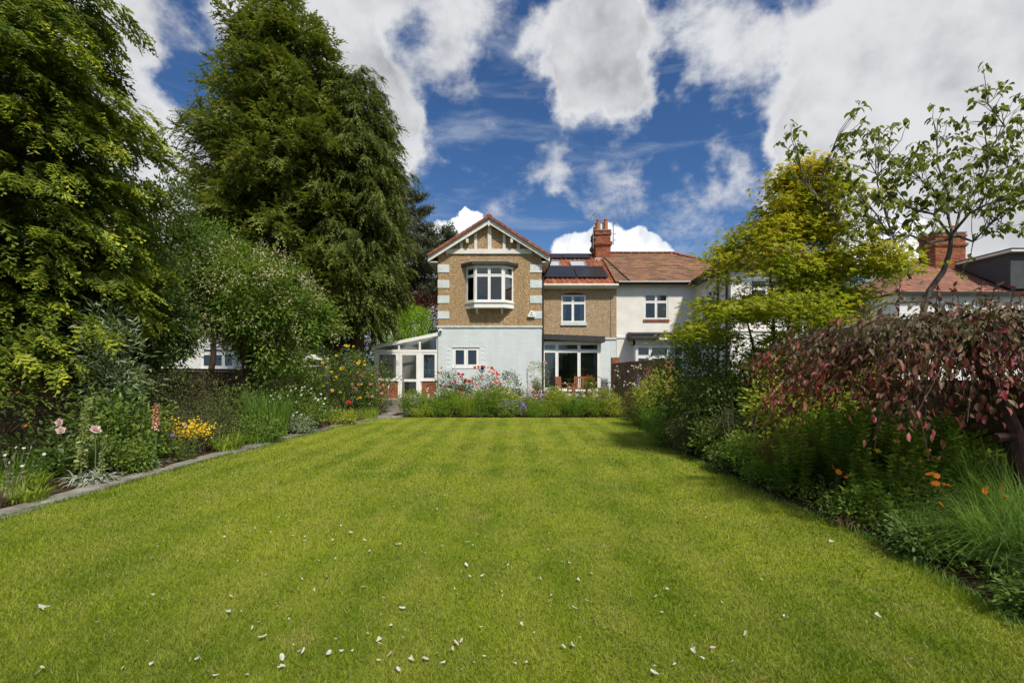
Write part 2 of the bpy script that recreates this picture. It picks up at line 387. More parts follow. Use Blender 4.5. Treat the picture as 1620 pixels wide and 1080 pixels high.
petal('white', (.55, .54, .47), (.76, .75, .70)); petal('pink', (.60, .25, .30), (.80, .48, .52)); petal('palepink', (.58, .40, .44), (.76, .60, .62))
petal('magenta', (.42, .03, .13), (.62, .08, .24)); petal('red', (.55, .02, .012), (.72, .06, .03)); petal('orange', (.70, .17, .015), (.80, .30, .02))
petal('yellow', (.68, .46, .02), (.80, .62, .05)); petal('purple', (.22, .12, .40), (.38, .24, .55)); petal('cream', (.46, .40, .26), (.64, .58, .42))
petal('coral', (.66, .09, .05), (.78, .22, .14)); petal('rust', (.25, .09, .04), (.40, .17, .07))

# ================================================================== SETTING
def structure(o): o['kind'] = 'structure'; return o
g = MB(); g.quad((-300, -100, -.06), (300, -100, -.06), (300, 500, -.06), (-300, 500, -.06))
M['ground'] = mat('rough_ground', (.06, .085, .025), 1., .4, .4, 0)
structure(g.build('ground', M['ground']))

# lawn sheet
def lawnmat():
    m = bpy.data.materials.new('mown_lawn'); m.use_nodes = True; t = NT(m.node_tree); b = t.n['Principled BSDF']
    g_ = t.new('ShaderNodeNewGeometry'); Pp = g_.outputs['Position']
    return m, t, b, g_, Pp
def lawn_colour(t, Pp, isl=None):
    big = t.mapr(t.noise(Pp, .55, 4, .6), .34, .66); mid = t.mapr(t.noise(t.vmath('MULTIPLY', Pp, (1., .45, 1.)), 2.2, 4, .65), .35, .7)
    sx = t.new('ShaderNodeSeparateXYZ'); t.put(sx.inputs[0], t.vmath('ADD', Pp, t.vmath('SCALE', t.noise(Pp, .8, 2, .5, out=1), scale=.25)))
    stripe = t.mapr(t.math('SINE', t.math('MULTIPLY', sx.outputs[0], 2*pi/.72)), -.6, .6)
    c = t.mix(big, (.120, .190, .010), (.220, .275, .017))
    c = t.mix(t.math('MULTIPLY', stripe, t.math('MULTIPLY', t.mapr(sx.outputs[1], 4, 13, .25, .62), t.mapr(t.noise(Pp, .7, 3, .6), .3, .65, .35, 1.))), c, (.31, .345, .04))
    c = t.mix(t.math('MULTIPLY', mid, .45), c, (.31, .31, .06))
    dry = t.mapr(t.noise(Pp, 1.25, 5, .7), .56, .74)
    c = t.mix(t.math('MULTIPLY', dry, .55), c, (.35, .29, .10))
    return c
m, t, b, g_, Pp = lawnmat()
c = lawn_colour(t, Pp)
fn = t.noise(Pp, 55., 4, .7)
c = t.mix(t.mapr(fn, .35, .6), t.scalev(c, .55), t.scalev(c, 1.05))
t.put(b.inputs['Base Color'], c); b.inputs['Roughness'].default_value = 1; b.inputs['Specular IOR Level'].default_value = .1
bn = t.new('ShaderNodeBump'); bn.inputs['Strength'].default_value = .8; bn.inputs['Distance'].default_value = .02
t.put(bn.inputs['Height'], t.noise(Pp, 70, 4, .7)); t.put(b.inputs['Normal'], bn.outputs[0]); M['lawn'] = m
# outline of the lawn: left edge along the stone edging, right edge along the bed
LE = [(-5.62, -3), (-5.60, 5.3), (-5.58, 8.5), (-5.42, 11.5), (-5.2, 14.), (-4.75, 16.4), (-4.35, 17.5)]
RE = [(3.9, 17.4), (3.95, 15.7), (3.7, 13), (3.42, 10.5), (3.32, 8.4), (3.28, 6.4), (3.38, 5.3), (3.46, 4.5), (3.34, 3.7), (3.2, 3.), (3.1, 2.), (3.1, -3)]
def interp(E, y):
    ys = [p[1] for p in E]; xs = [p[0] for p in E]
    if ys[0] > ys[-1]: ys = ys[::-1]; xs = xs[::-1]
    return np.interp(y, ys, xs)
g = MB()
ys = np.linspace(-3, 17.45, 60)
vs = []; fs = []
for i, y in enumerate(ys):
    a, b2 = interp(LE, y), interp(RE, y)
    for k in range(11): vs.append((a+(b2-a)*k/10, y, 0.0))
for i in range(59):
    for k in range(10): a = i*11+k; fs.append((a, a+1, a+12, a+11))
g.add(vs, fs); structure(g.build('lawn', M['lawn']))

# mown grass blades on the lawn
rg = np.random.default_rng(3)
def lawn_blades():
    N = 390000
    u = rg.random(N)
    y = (1.35**-.9-u*(1.35**-.9-17.5**-.9))**(-1/.9)
    a = interp(LE, y); b_ = interp(RE, y)
    lim = 1.14*y+.6
    x0 = np.maximum(a, -lim); x1 = np.minimum(b_, lim)
    x = x0+(x1-x0)*rg.random(N)
    edge = np.minimum(x-a, b_-x)
    h = (.017+.018*rg.random(N))*(1+.5*(rg.random(N) < .05)); h *= np.where(edge < .12, 1.5, 1.)
    w = .0032*(.7+.6*rg.random(N))*np.clip(y/3.6, .8, 2.4)
    az = rg.random(N)*2*pi; ln = h*(.2+.9*rg.random(N)); az2 = rg.random(N)*2*pi
    V = np.zeros((N, 3, 3))
    V[:, 0] = np.stack([x-np.cos(az)*w, y-np.sin(az)*w, np.zeros(N)], 1)
    V[:, 1] = np.stack([x+np.cos(az)*w, y+np.sin(az)*w, np.zeros(N)], 1)
    V[:, 2] = np.stack([x+np.cos(az2)*ln, y+np.sin(az2)*ln, h], 1)
    return V.reshape(-1, 3), np.arange(N*3).reshape(N, 3)
m = bpy.data.materials.new('lawn_blade'); m.use_nodes = True; t = NT(m.node_tree); b = t.n['Principled BSDF']
g_ = t.new('ShaderNodeNewGeometry'); c = lawn_colour(t, g_.outputs['Position'])
ri = g_.outputs['Random Per Island']
c = t.scalev(c, t.mapr(ri, 0, 1, .65, 1.45, 'LINEAR'))
c = t.mix(t.mapr(t.math('FRACT', t.math('MULTIPLY', ri, 17.3)), .93, .96), c, (.36, .31, .15))
t.put(b.inputs['Base Color'], c); b.inputs['Roughness'].default_value = .6; b.inputs['Specular IOR Level'].default_value = .25
tr = t.new('ShaderNodeBsdfTranslucent'); t.put(tr.inputs[0], t.mix(1., c, (1.2, 1.3, .7), 'MULTIPLY')); mx = t.new('ShaderNodeMixShader'); mx.inputs[0].default_value = .35
t.l.new(b.outputs[0], mx.inputs[1]); t.l.new(tr.outputs[0], mx.inputs[2]); t.l.new(mx.outputs[0], t.n['Material Output'].inputs[0])
V, Fc = lawn_blades()
o = npmesh('lawn_grass', V, Fc, m); tag(o, 'short mown grass blades covering the garden lawn', 'grass', kind='stuff')

# soil of the borders
def soil_patch(x0f, x1f, y0, y1, nx, ny, name, seed, z0=.03, amp=.06):
    r = np.random.default_rng(seed); vs = []; fs = []
    A = r.normal(size=(ny+1, nx+1))
    for i in range(ny+1):
        y = y0+(y1-y0)*i/ny; a, b = x0f(y), x1f(y)
        for k in range(nx+1):
            f = k/nx; e = min(1, f*6)*min(1, (1-f)*6)
            vs.append((a+(b-a)*f, y, -.02+e*(z0+.03)+amp*.35*e*abs(A[i, k])))
    for i in range(ny):
        for k in range(nx): a = i*(nx+1)+k; fs.append((a, a+1, a+nx+2, a+nx+1))
    q = MB(); q.add(vs, fs); o = q.build(name, M['soil'], smooth=True); structure(o)
soil_patch(lambda y: -8.4, lambda y: interp(LE, y)-.16, 1., 20.6, 26, 180, 'border_soil', 1)
soil_patch(lambda y: interp(RE, min(y, 17.4))-.0, lambda y: 6.2, -1., 20.3, 26, 180, 'border_soil', 2)
soil_patch(lambda y: -4.0, lambda y: 4.2, 17.46, 20.2, 70, 22, 'border_soil', 3, amp=.05)

# stone edging along the left side of the lawn: separate slabs
edg = structure(empty('lawn_edging'))
def slab(pts, z0, z1, seed, parent, name='edging_stone'):
    r = random.Random(seed); q = MB(); P_ = []
    n = len(pts)
    for i in range(n):
        a = Vector((*pts[i], 0)); b = Vector((*pts[(i+1) % n], 0))
        for k in range(3): P_.append(a.lerp(b, k/3)+Vector((r.uniform(-.018, .018), r.uniform(-.018, .018), 0)))
    c = sum(P_, Vector())/len(P_)
    top = [(p.x+(c.x-p.x)*.05, p.y+(c.y-p.y)*.05, z1+r.uniform(-.006, .006)) for p in P_]
    mid = [(p.x, p.y, z1-.02) for p in P_]; bot = [(p.x, p.y, z0) for p in P_]; m_ = len(P_)
    q.add(top+mid+bot, [tuple(range(m_))]+[(i+m_, (i+1) % m_+m_, (i+1) % m_, i) for i in range(m_)]+[(i+2*m_, (i+1) % m_+2*m_, (i+1) % m_+m_, i+m_) for i in range(m_)])
    return q.build(name, M['stone'], parent)
y = 3.2; k = 0; r = random.Random(5)
while y < 17.2:
    l = r.uniform(.55, 1.0); y1 = min(y+l, 17.3)
    off = r.uniform(-.03, .03); w = r.uniform(.24, .33); xa, xb = interp(LE, y), interp(LE, y1)
    slab([(xa-w+off, y+.015), (xa+.02+off, y+.015), (xb+.02+off, y1-.015), (xb-w+off, y1-.015)], -.03, .035+r.uniform(-.008, .012), k, edg)
    y = y1; k += 1
# slab path from the lawn corner to the conservatory step
path = structure(empty('garden_path'))
for i, (x, y, w, d) in enumerate([(-4.6, 17.4, .62, .6), (-4.85, 18.1, .66, .6), (-4.9, 18.8, .64, .58), (-4.95, 19.45, .66, .58), (-4.25, 17.55, .5, .5)]):
    slab([(x-w/2, y-d/2), (x+w/2, y-d/2), (x+w/2, y+d/2), (x-w/2, y+d/2)], -.03, .04, 100+i, path, 'paving_stone')
for i, yy in enumerate([17.6, 17.0, 16.3, 15.6]):
    x = interp(RE, min(yy, 17.4))+.22
    slab([(x-.2, yy-.3), (x+.2, yy-.3), (x+.2, yy+.3), (x-.2, yy+.3)], -.03, .03, 200+i, path, 'paving_stone')

# brick walls of separate bricks
brick_mesh = None
def brickmesh(l, w, h):
    q = MB(); e = .006
    q.add([(0,0,0),(l,0,0),(l,w,0),(0,w,0),(e,e,h),(l-e,e,h),(l-e,w-e,h),(e,w-e,h)], [(4,5,6,7),(0,1,5,4),(1,2,6,5),(2,3,7,6),(3,0,4,7),(0,3,2,1)])
    me = bpy.data.meshes.new('brick'); me.from_pydata(q.v, [], q.f); return me
def brickwall(parent, O, U, L_, H, th, mt, mort, n_single=0, near=None, hfun=None, holes=(), proud=.008, bl=.225, bh=.075, coping=True):
    """wall from O along U; bricks on the face to the left normal and on the other face; `near` picks which are own objects"""
    O = Vector(O); U = Vector(U).normalized(); Nn = Vector((U.y, -U.x, 0))   # outward face normal
    H_at = hfun if hfun else (lambda s: H)
    core = MB(); ns = 24
    for i in range(ns):
        a, b = L_*i/ns, L_*(i+1)/ns; ha, hb = H_at(a)-.02, H_at(b)-.02
        p = [O+U*a, O+U*b]; bk = -Nn*th
        core.poly_prism([p[0], p[1], p[1]+Vector((0, 0, hb)), p[0]+Vector((0, 0, ha))], bk)
    core.build('mortar_core', mort, parent)
    cand = []
    for j in range(int(max(H_at(0), H_at(L_), H)/bh)):
        s = -(bl/2 if j % 2 else 0)
        while s < L_:
            a, b = max(0, s+.006), min(L_, s+bl-.006)
            if b-a > .04 and (j+1)*bh <= H_at((a+b)/2)+.03: cand.append((a, b, j*bh+.006, (j+1)*bh-.004))
            s += bl
    key = near if near else (lambda p: 0)
    cand.sort(key=lambda c: key(O+U*(c[0]+c[1])/2+Vector((0, 0, c[2]))))
    me = brickmesh(bl-.012, .05, bh-.010); me.materials.append(mt)
    rr = random.Random(3)
    singles = [c for c in cand if key(O+U*(c[0]+c[1])/2+Vector((0, 0, c[2]))) < 1e8][:n_single]
    rest = cand[len(singles):]
    for c in singles:
        o = bpy.data.objects.new('brick', me); COL.objects.link(o); o.parent = parent
        o.matrix_local = Matrix.Translation(O+U*c[0]+Nn*(proud+rr.uniform(-.003, .003))+Vector((0, 0, c[2]))) @ Matrix((( U.x, -Nn.x, 0), (U.y, -Nn.y, 0), (0, 0, 1))).to_4x4() @ Matrix.Diagonal(((c[1]-c[0])/(bl-.012), 1, 1, 1))
    if rest:
        q = MB()
        for c in rest:
            pr = proud+rr.uniform(-.003, .003); p = O+U*c[0]+Nn*pr; d = U*(c[1]-c[0]); up = Vector((0, 0, c[3]-c[2])); p = p+Vector((0, 0, c[2])); bk = -Nn*.04
            q.add([p, p+d, p+d+up, p+up, p+bk, p+d+bk, p+d+up+bk, p+up+bk], [(0,1,2,3),(1,5,6,2),(4,0,3,7),(3,2,6,7),(0,4,5,1)])
        tag(q.build('brickwork', mt, parent), kind='stuff')
    if coping:
        s = 0
        q = MB()
        while s < L_-.02:
            b = min(L_, s+.225); z = H_at((s+b)/2); p = O+U*(s+.004)+Nn*.02; 
            q.poly_prism([p+Vector((0, 0, H_at(s)-.015)), p+U*(b-s-.01)+Vector((0, 0, H_at(b)-.015)), p+U*(b-s-.01)+Vector((0, 0, H_at(b)+.05)), p+Vector((0, 0, H_at(s)+.05))], -Nn*(th+.04)); s = b
        tag(q.build('coping_bricks', mt, parent), kind='stuff')
wl = empty('garden_wall', (0, 0, 0), label='long old brick garden wall behind the left border', cat='wall')
brickwall(wl, (-8.4, .5, -.05), (0, 1, 0), 21., 1.72, .22, M['oldbrick'], M['darkmortar'], 300, near=lambda p: abs(p.y-9.3) + (0 if p.z > .4 else 50), proud=.01)
wr = empty('garden_wall', (0, 0, 0), label='shaded brick garden wall behind the purple-leaved tree on the right', cat='wall')
brickwall(wr, (6.25, 21.0, -.05), (0, -1, 0), 20., 1.5, .22, M['oldbrick'], M['darkmortar'], 300, near=lambda p: abs(p.y-8.0) + (0 if p.z > .2 else 50), proud=.01)
for w_ in (wl, wr): pass
# party wall between the two houses: low pier at the house, rising towards the garden, stepped end face
wp = empty('party_wall', (0, 0, 0), label='weathered brick wall dividing the patio from the white house', cat='wall')
hf = lambda s: 2.02-.03*math.sin(s)  # level top
brickwall(wp, (4.66, 22.3, -.05), (0, -1, 0), 7.6, 2.0, .24, M['midbrick'], M['mortar'], 0, hfun=lambda s: 2.05)
brickwall(wp, (4.66, 14.68, -.05), (1, 0, 0), .26, 2.0, .12, M['brick'], M['mortar'], 40, near=lambda p: 0, hfun=lambda s: 2.05, coping=False)
q = MB(); q.box(4.62, 4.95, 22.25, 22.6, 0, 2.32)
q.build('pier', M['brick'], wp)

# terrace in front of the houses
terr = structure(empty('terrace'))
q = MB(); q.box(-6.6, 4.64, 20.35, 32, -.3, .46); q.build('terrace_base', M['mortar'], terr)
q = MB(); r = random.Random(9)
for j in range(4):
    x = -4.3+(j % 2)*.2
    while x < 4.6:
        w = r.uniform(.32, .5); x1 = min(x+w, 4.6); q.box(x+.006, x1-.008, 20.30+r.uniform(0, .015), 20.40, -.05+j*.13, -.05+(j+1)*.13-.01); x = x1
tag(q.build('terrace_walling', M['stone'], terr), kind='stuff')
q = MB()
for i in range(16):
    for j in range(4):
        x = -4.6+i*.58; yy = 20.32+j*.58
        if x+.57 < 4.6: q.box(x, x+.57, yy, yy+.57, .46, .50)
tag(q.build('terrace_paving', M['stone'], terr), kind='stuff')
q = MB()
for k in range(3): q.box(-5.35, -4.4, 20.0-.28*k+.3, 20.6-.28*k, -.02, .36-.13*k)
q.build('terrace_step', M['stone'], terr)

# ================================================================== BUILDINGS
TZ = .46
def wall_grid(q, x0, x1, z0, z1, y, holes, depth=.12, M_=None, back=True):
    """front-facing wall in plane y with rectangular holes and reveals going into +y"""
    xs = sorted({x0, x1, *[h[0] for h in holes], *[h[1] for h in holes]}); zs = sorted({z0, z1, *[h[2] for h in holes], *[h[3] for h in holes]})
    for i in range(len(xs)-1):
        for j in range(len(zs)-1):
            cx, cz = (xs[i]+xs[i+1])/2, (zs[j]+zs[j+1])/2
            if any(h[0] < cx < h[1] and h[2] < cz < h[3] for h in holes): continue
            q.quad((xs[i], y, zs[j]), (xs[i+1], y, zs[j]), (xs[i+1], y, zs[j+1]), (xs[i], y, zs[j+1]))
    for (a, b, c, d) in holes:
        e = y+depth
        q.quad((a, y, c), (a, y, d), (a, e, d), (a, e, c)); q.quad((b, y, d), (b, y, c), (b, e, c), (b, e, d))
        q.quad((a, y, c), (a, e, c), (b, e, c), (b, y, c)); q.quad((a, e, d), (a, y, d), (b, y, d), (b, e, d))
def window(parent, T, w, h, cols=(.5, .5), transom=None, fw=.055, sash=.045, sill=True, name='window', glass='glass', opening=None, dep=.07, sillp=.05):
    """window with origin at its lower left outer corner, x right, y inwards, z up; T maps to the parent"""
    root = MB(T); root.box(0, w, 0, dep, 0, fw); root.box(0, w, 0, dep, h-fw, h); root.box(0, fw, 0, dep, fw, h-fw); root.box(w-fw, w, 0, dep, fw, h-fw)
    x = 0; xs = []
    for i, c in enumerate(cols):
        a = x*w; b = (x+c)*w; x += c; xs.append((a+(fw if i == 0 else fw/2), b-(fw if i == len(cols)-1 else fw/2)))
        if i: root.box(a-fw/2, a+fw/2, .001, dep-.001, fw, h-fw)
    zt = None
    if transom: zt = h*transom
    cells = []
    for (a, b) in xs:
        if zt:
            root.box(a, b, .001, dep-.001, zt-fw/2, zt+fw/2); cells += [(a, b, fw, zt-fw/2), (a, b, zt+fw/2, h-fw)]
        else: cells.append((a, b, fw, h-fw))
    o = root.build(name, M['white'], parent)
    if sill:
        s = MB(T); s.box(-.04, w+.04, -sillp, .03, -.05, -.002); s.build('sill', M['white'], o)
    for (a, b, c, d) in cells:
        s = MB(T); y0 = -.012
        s.box(a, b, y0, .03, c, c+sash); s.box(a, b, y0, .03, d-sash, d); s.box(a, a+sash, y0, .03, c+sash, d-sash); s.box(b-sash, b, y0, .03, c+sash, d-sash)
        s.build('sash', M['white'], o)
        p = MB(T); p.box(a+sash, b-sash, .008, .018, c+sash, d-sash); p.build('pane', M[glass], o)
    return o
def curtain(parent, x0, x1, z0, z1, y, name='curtain', m='curtain', folds=None):
    n = folds or max(3, int((x1-x0)/.09)); vs = []; fs = []; k = n*4
    for i in range(k+1):
        x = x0+(x1-x0)*i/k; yy = y+.03*math.sin(i*pi/2)
        vs += [(x, yy, z0), (x, yy, z1)]
    for i in range(k): a = i*2; fs.append((a, a+2, a+3, a+1))
    q = MB(); q.add(vs, fs); return q.build(name, M[m], parent, smooth=True)
def tiles(parent, O, U, S, W_, L_, tw, th, mt, clip=None, wave=0., name='roof_tiles', deck=None, thick=.02):
    O = Vector(O); U = Vector(U).normalized(); S = Vector(S).normalized(); N = U.cross(S).normalized()
    if N.z < 0: N = -N
    q = MB(); nr = int(L_/th)+1; r = random.Random(11)
    for j in range(nr):
        s0 = j*th; s1 = min(L_, s0+th*1.12); x = -(tw/2 if j % 2 and not wave else 0)
        while x < W_-1e-4:
            a, b = max(0, x), min(W_, x+tw)
            cx = (a+b)/2; cs = (s0+s1)/2
            if b-a > .03 and s0 < L_-.02 and (clip is None or clip(cx, cs)):
                jz = r.uniform(-.003, .003)
                if wave:
                    K = 5; top = []
                    for k in range(K+1):
                        f = k/K; hgt = wave*math.sin(f*2*pi)*(1 if f < .5 else .35)
                        top.append((a+(b-a)*f, hgt))
                    vs = []
                    for (xx, hh) in top: vs.append(O+U*xx+S*s0+N*(hh+.045+jz))
                    for (xx, hh) in top: vs.append(O+U*xx+S*s1+N*(hh+.018+jz))
                    for (xx, hh) in top: vs.append(O+U*xx+S*s0+N*(hh+.02+jz))
                    K1 = K+1
                    q.add(vs, [(k, k+1, K1+k+1, K1+k) for k in range(K)]+[(2*K1+k, 2*K1+k+1, k+1, k) for k in range(K)])
                else:
                    g_ = .004
                    p = [O+U*(a+g_)+S*s0, O+U*(b-g_)+S*s0, O+U*(b-g_)+S*s1, O+U*(a+g_)+S*s1]
                    vs = [p[0]+N*(.012+thick+jz), p[1]+N*(.012+thick+jz), p[2]+N*(.012+jz), p[3]+N*(.012+jz), p[0]+N*.01, p[1]+N*.01]
                    q.add(vs, [(0, 1, 2, 3), (4, 5, 1, 0)])
            x += tw
    return tag(q.build(name, mt, parent), kind='stuff')
def ridge_caps(parent, a, b, mt, r_=.12, l=.42, name='ridge_tiles'):
    a = Vector(a); b = Vector(b); d = (b-a); n = max(1, int(d.length/l)); d = d/n; q = MB(); side = d.cross(Vector((0, 0, 1))).normalized(); up = side.cross(d).normalized()
    for i in range(n):
        p0 = a+d*(i+.0); p1 = a+d*(i+.985); vs = []
        for p, rr in ((p0, r_*1.04), (p1, r_)):
            for k in range(5):
                an = pi*k/4; vs.append(p+side*math.cos(an)*rr+up*(math.sin(an)*rr*.75-.02))
        q.add(vs, [(k, k+1, 6+k, 5+k) for k in range(4)]+[(4, 3, 2, 1, 0)])
    return tag(q.build(name, mt, parent), kind='stuff')
I4 = Matrix.Identity(4)
def TR(x, y, z, rz=0): return Matrix.Translation((x, y, z)) @ Matrix.Rotation(rz, 4, 'Z')

# ---------------------------------------------------------------- the pebbledashed house
H = empty('house', (0, 0, 0), label='brown pebbledashed semi-detached house with a white-timbered gable wing', cat='house')
GY = 21.9; GX0, GX1 = -3.35, 1.345; GEY = 21.6
bayx0, bayx1 = -2.13, .10
# gable wing walls
q = MB()
zt = 7.02
hb = (-1.95, -.12, 4.72, 6.2)
wall_grid(q, GX0, GX1, 3.72, zt, GY, [hb], .15)
q.quad((GX0, GY, zt), (GX1, GY, zt), (-1.05, GY, 8.6), (-1.05, GY, 8.6)) if False else q.add([(GX0, GY, zt), (GX1, GY, zt), (-1.0, GY, 8.55)], [(0, 1, 2)])
q.quad((GX1, GY, 3.72), (GX1, 24, 3.72), (GX1, 24, zt), (GX1, GY, zt)); q.quad((GX0, GY+6, 3.72), (GX0, GY, 3.72), (GX0, GY, zt), (GX0, GY+6, zt))
q.build('pebbledash_wall', M['pebble'], H)
# painted brick ground floor
wx0, wx1, wz0, wz1 = P(716.5, 0, GY).x, P(758, 0, GY).x, P(0, 580.5, GY).z, P(0, 549.5, GY).z
q = MB(); wall_grid(q, GX0, GX1, TZ-.5, 3.68, GY, [(wx0, wx1, wz0, wz1)], .1)
q.quad((GX1, GY, -.05), (GX1, 24, -.05), (GX1, 24, 3.68), (GX1, GY, 3.68)); q.quad((GX0, GY+6, -.05), (GX0, GY, -.05), (GX0, GY, 3.68), (GX0, GY+6, 3.68))
q.build('painted_wall', M['bluewall'], H)
q = MB(); bh = .102; j = 0; r = random.Random(2)
z = TZ-.3
while z < 3.66:
    x = GX0-(.14 if j % 2 else 0)
    while x < GX1:
        a, b = max(GX0, x)+.004, min(GX1, x+.28)-.004; zz1 = min(z+bh, 3.68)-.009
        if b-a > .03 and not (b > wx0-.01 and a < wx1+.01 and zz1 > wz0-.01 and z < wz1+.01):
            pr = .010+r.uniform(-.002, .002); q.add([(a, GY-pr, z), (b, GY-pr, z), (b, GY-pr, zz1), (a, GY-pr, zz1), (a, GY+.01, z), (b, GY+.01, z), (b, GY+.01, zz1), (a, GY+.01, zz1)], [(0,1,2,3),(1,5,6,2),(4,0,3,7),(3,2,6,7),(0,4,5,1)])
        x += .28
    z += bh; j += 1
tag(q.build('painted_brickwork', M['bluewall'], H), kind='stuff')
q = MB(); q.box(GX0-.05, GX1+.04, GY-.06, GY+.05, 3.66, 3.74); q.build('string_course', M['quoin'], H)
# interior back walls so that rooms are rooms
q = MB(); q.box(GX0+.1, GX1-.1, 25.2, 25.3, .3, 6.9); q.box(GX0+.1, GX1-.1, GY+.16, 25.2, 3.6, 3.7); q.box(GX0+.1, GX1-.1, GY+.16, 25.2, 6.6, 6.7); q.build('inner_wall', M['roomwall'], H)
# quoins
for px0, px1 in ((694.5, 711), (838.5, 855.5)):
    for (pa, pb) in ((418.5, 431), (443, 455.5), (467.5, 479.5), (492, 504)):
        q = MB(); x0, x1 = P(px0, 0, GY).x, P(px1, 0, GY).x
        if px0 > 800: x1 = GX1+.012
        else: x0 = GX0-.012
        q.box(x0, x1, GY-.025, GY+.2, P(0, pb, GY).z, P(0, pa, GY).z); q.build('quoin', M['quoin'], H)
# gable timbers
bz0, bz1 = 6.99, 7.2
q = MB(); q.box(-3.0, .9, GY-.07, GY+.02, bz0, bz1); q.build('tie_beam', M['whitepaint'], H)
apx, apz = -1.03, 8.40; slope = (8.40-6.72)/(2.72)
def ztop(x): return apz-.12-abs(x-apx)*slope
for px in (730, 752.6, 774.5, 797.5, 820):
    x = P(px, 0, GY).x; w = .13 if px != 774.5 else .17
    q = MB(); zt_ = ztop(abs(x-apx)+w/2+apx); q.poly_prism([(x-w/2, GY-.06, bz1), (x+w/2, GY-.06, bz1), (x+w/2, GY-.06, max(bz1+.02, ztop(x+w/2))), (x-w/2, GY-.06, max(bz1+.02, ztop(x-w/2)))], (0, .07, 0)); q.build('timber_post', M['whitepaint'], H)
# purlin ends under the verge
for px in (740, 809.5):
    q = MB(); x = P(px, 0, GY).x; q.box(x-.055, x+.055, GEY+.02, GY, P(0, 386, GY).z, P(0, 380, GY).z); q.build('purlin_end', M['fascia'], H)
# verge: bargeboards, soffits and roof
tipL, tipR, tz = -3.76, 1.69, 6.62; rdz = 8.32
for nm, xx in (('bargeboard', tipL), ('bargeboard', tipR)):
    s = 1 if xx > apx else -1
    q = MB(); q.poly_prism([(apx, GEY, rdz-.05), (xx, GEY, tz-.04), (xx, GEY, tz+.17), (apx, GEY, rdz+.19)], (0, .05, 0)); q.build('bargeboard', M['whitepaint'], H)
    q = MB(); q.poly_prism([(apx, GEY+.05, rdz+.02), (xx, GEY+.05, tz+.02), (xx, GEY+.05, tz+.04), (apx, GEY+.05, rdz+.04)], (0, .26, 0)); q.build('verge_soffit', M['whitepaint'], H)
    # eaves soffit and fascia running back
    q = MB(); wxx = GX1 if s > 0 else GX0; q.box(min(wxx, xx), max(wxx, xx), GEY+.06, 24.2 if s > 0 else 27, 6.56, 6.60); q.build('eaves_soffit', M['fascia'], H)
    q = MB(); q.box(min(xx, xx-s*.03), max(xx, xx-s*.03), GEY+.06, 23.3 if s > 0 else 27, 6.60, 6.75); q.build('eaves_fascia', M['fascia'], H)
    q = MB(); q.tube([(xx+s*.05, GEY+.1, 6.68), (xx+s*.05, 23.3 if s > 0 else 27, 6.66)], .055, 8); q.build('gutter', M['black'], H)
q = MB(); q.box(apx-.035, apx+.035, GEY-.03, GEY, rdz-.16, rdz+.12); q.build('finial_block', M['whitepaint'], H)
slen = math.hypot(tipR-apx, rdz-tz)
q = MB(); th = .16
q.poly_prism([(tipL-.04, GEY+.0, tz+.2), (apx, GEY, rdz+.22), (apx, GEY, rdz+.26), (tipL-.04, GEY, tz+.24)], (0, 5.2, 0))
q.poly_prism([(apx, GEY+.001, rdz+.22), (tipR+.04, GEY+.001, tz+.2), (tipR+.04, GEY+.001, tz+.24), (apx, GEY+.001, rdz+.26)], (0, 5.2, 0)); q.build('roof_deck', M['redtile'], H)
tiles(H, (tipL-.04, 26.6, tz+.24), (0, -1, 0), (apx-tipL+.04, 0, rdz-tz+.02), 5.05, slen+.03, .3, .3, M['redtile'])
tiles(H, (tipR+.04, GEY-.05, tz+.24), (0, 1, 0), (apx-tipR-.04, 0, rdz-tz+.02), 5.05, slen+.03, .3, .3, M['redtile'])
# cloaked verge tiles: visible red edge along both slopes
for xx in (tipL, tipR):
    a = Vector((xx, GEY-.07, tz+.22)); b = Vector((apx, GEY-.07, rdz+.25)); n = 11; q = MB()
    for i in range(n):
        p0 = a.lerp(b, i/n); p1 = a.lerp(b, (i+.97)/n); q.bar(p0+Vector((0, .02, .012)), p1+Vector((0, .02, .0)), .10, .115, up=(0, 0, 1))
    tag(q.build('verge_tiles', M['redtile'], H), kind='stuff')
ridge_caps(H, (apx, GEY-.08, rdz+.30), (apx, 26.6, rdz+.30), M['redtile'], .13)
# solar panels on the right slope of the gable roof
sd = Vector((apx-tipR, 0, rdz-tz)).normalized(); nn = Vector((-sd.z, 0, sd.x)); nn = nn if nn.z > 0 else -nn
for (ya, s0, s1) in ((22.3, .35, 1.45), (22.3, 1.5, 2.6), (24.1, .35, 1.45)):
    o_ = Vector((tipR+.04, 0, tz+.24)); q = MB(); p = o_+sd*s0+nn*.14; p2 = o_+sd*s1+nn*.14
    q.poly_prism([(p.x, ya, p.z), (p2.x, ya, p2.z), (p2.x, ya+1.65, p2.z), (p.x, ya+1.65, p.z)], nn*.04); q.build('solar_panel', M['solar'], H)
# bay window
bz0_, bz1_ = P(0, 479, GY).z, P(0, 424, GY).z
BF = GY-.42; fx0, fx1 = P(751.5, 0, BF).x, P(796.5, 0, BF).x; sx0, sx1 = P(737.5, 0, GY).x, P(812, 0, GY).x
bayh = bz1_-bz0_
bay = MB(); bay.poly_prism([(sx0-.03, GY-.0, bz0_-.27), (fx0-.03, BF-.03, bz0_-.27), (fx1+.03, BF-.03, bz0_-.27), (sx1+.03, GY, bz0_-.27)], (0, 0, .22))
bayo = bay.build('bay_window', M['white'], H)
q = MB(); q.poly_prism([(sx0-.07, GY-.0, bz0_-.05), (fx0-.05, BF-.08, bz0_-.05), (fx1+.05, BF-.08, bz0_-.05), (sx1+.07, GY, bz0_-.05)], (0, 0, .048)); q.build('bay_sill', M['white'], bayo)
window(H, TR(fx0, BF, bz0_), fx1-fx0, bayh, (.5, .5), .74, .05, .035, sill=False)
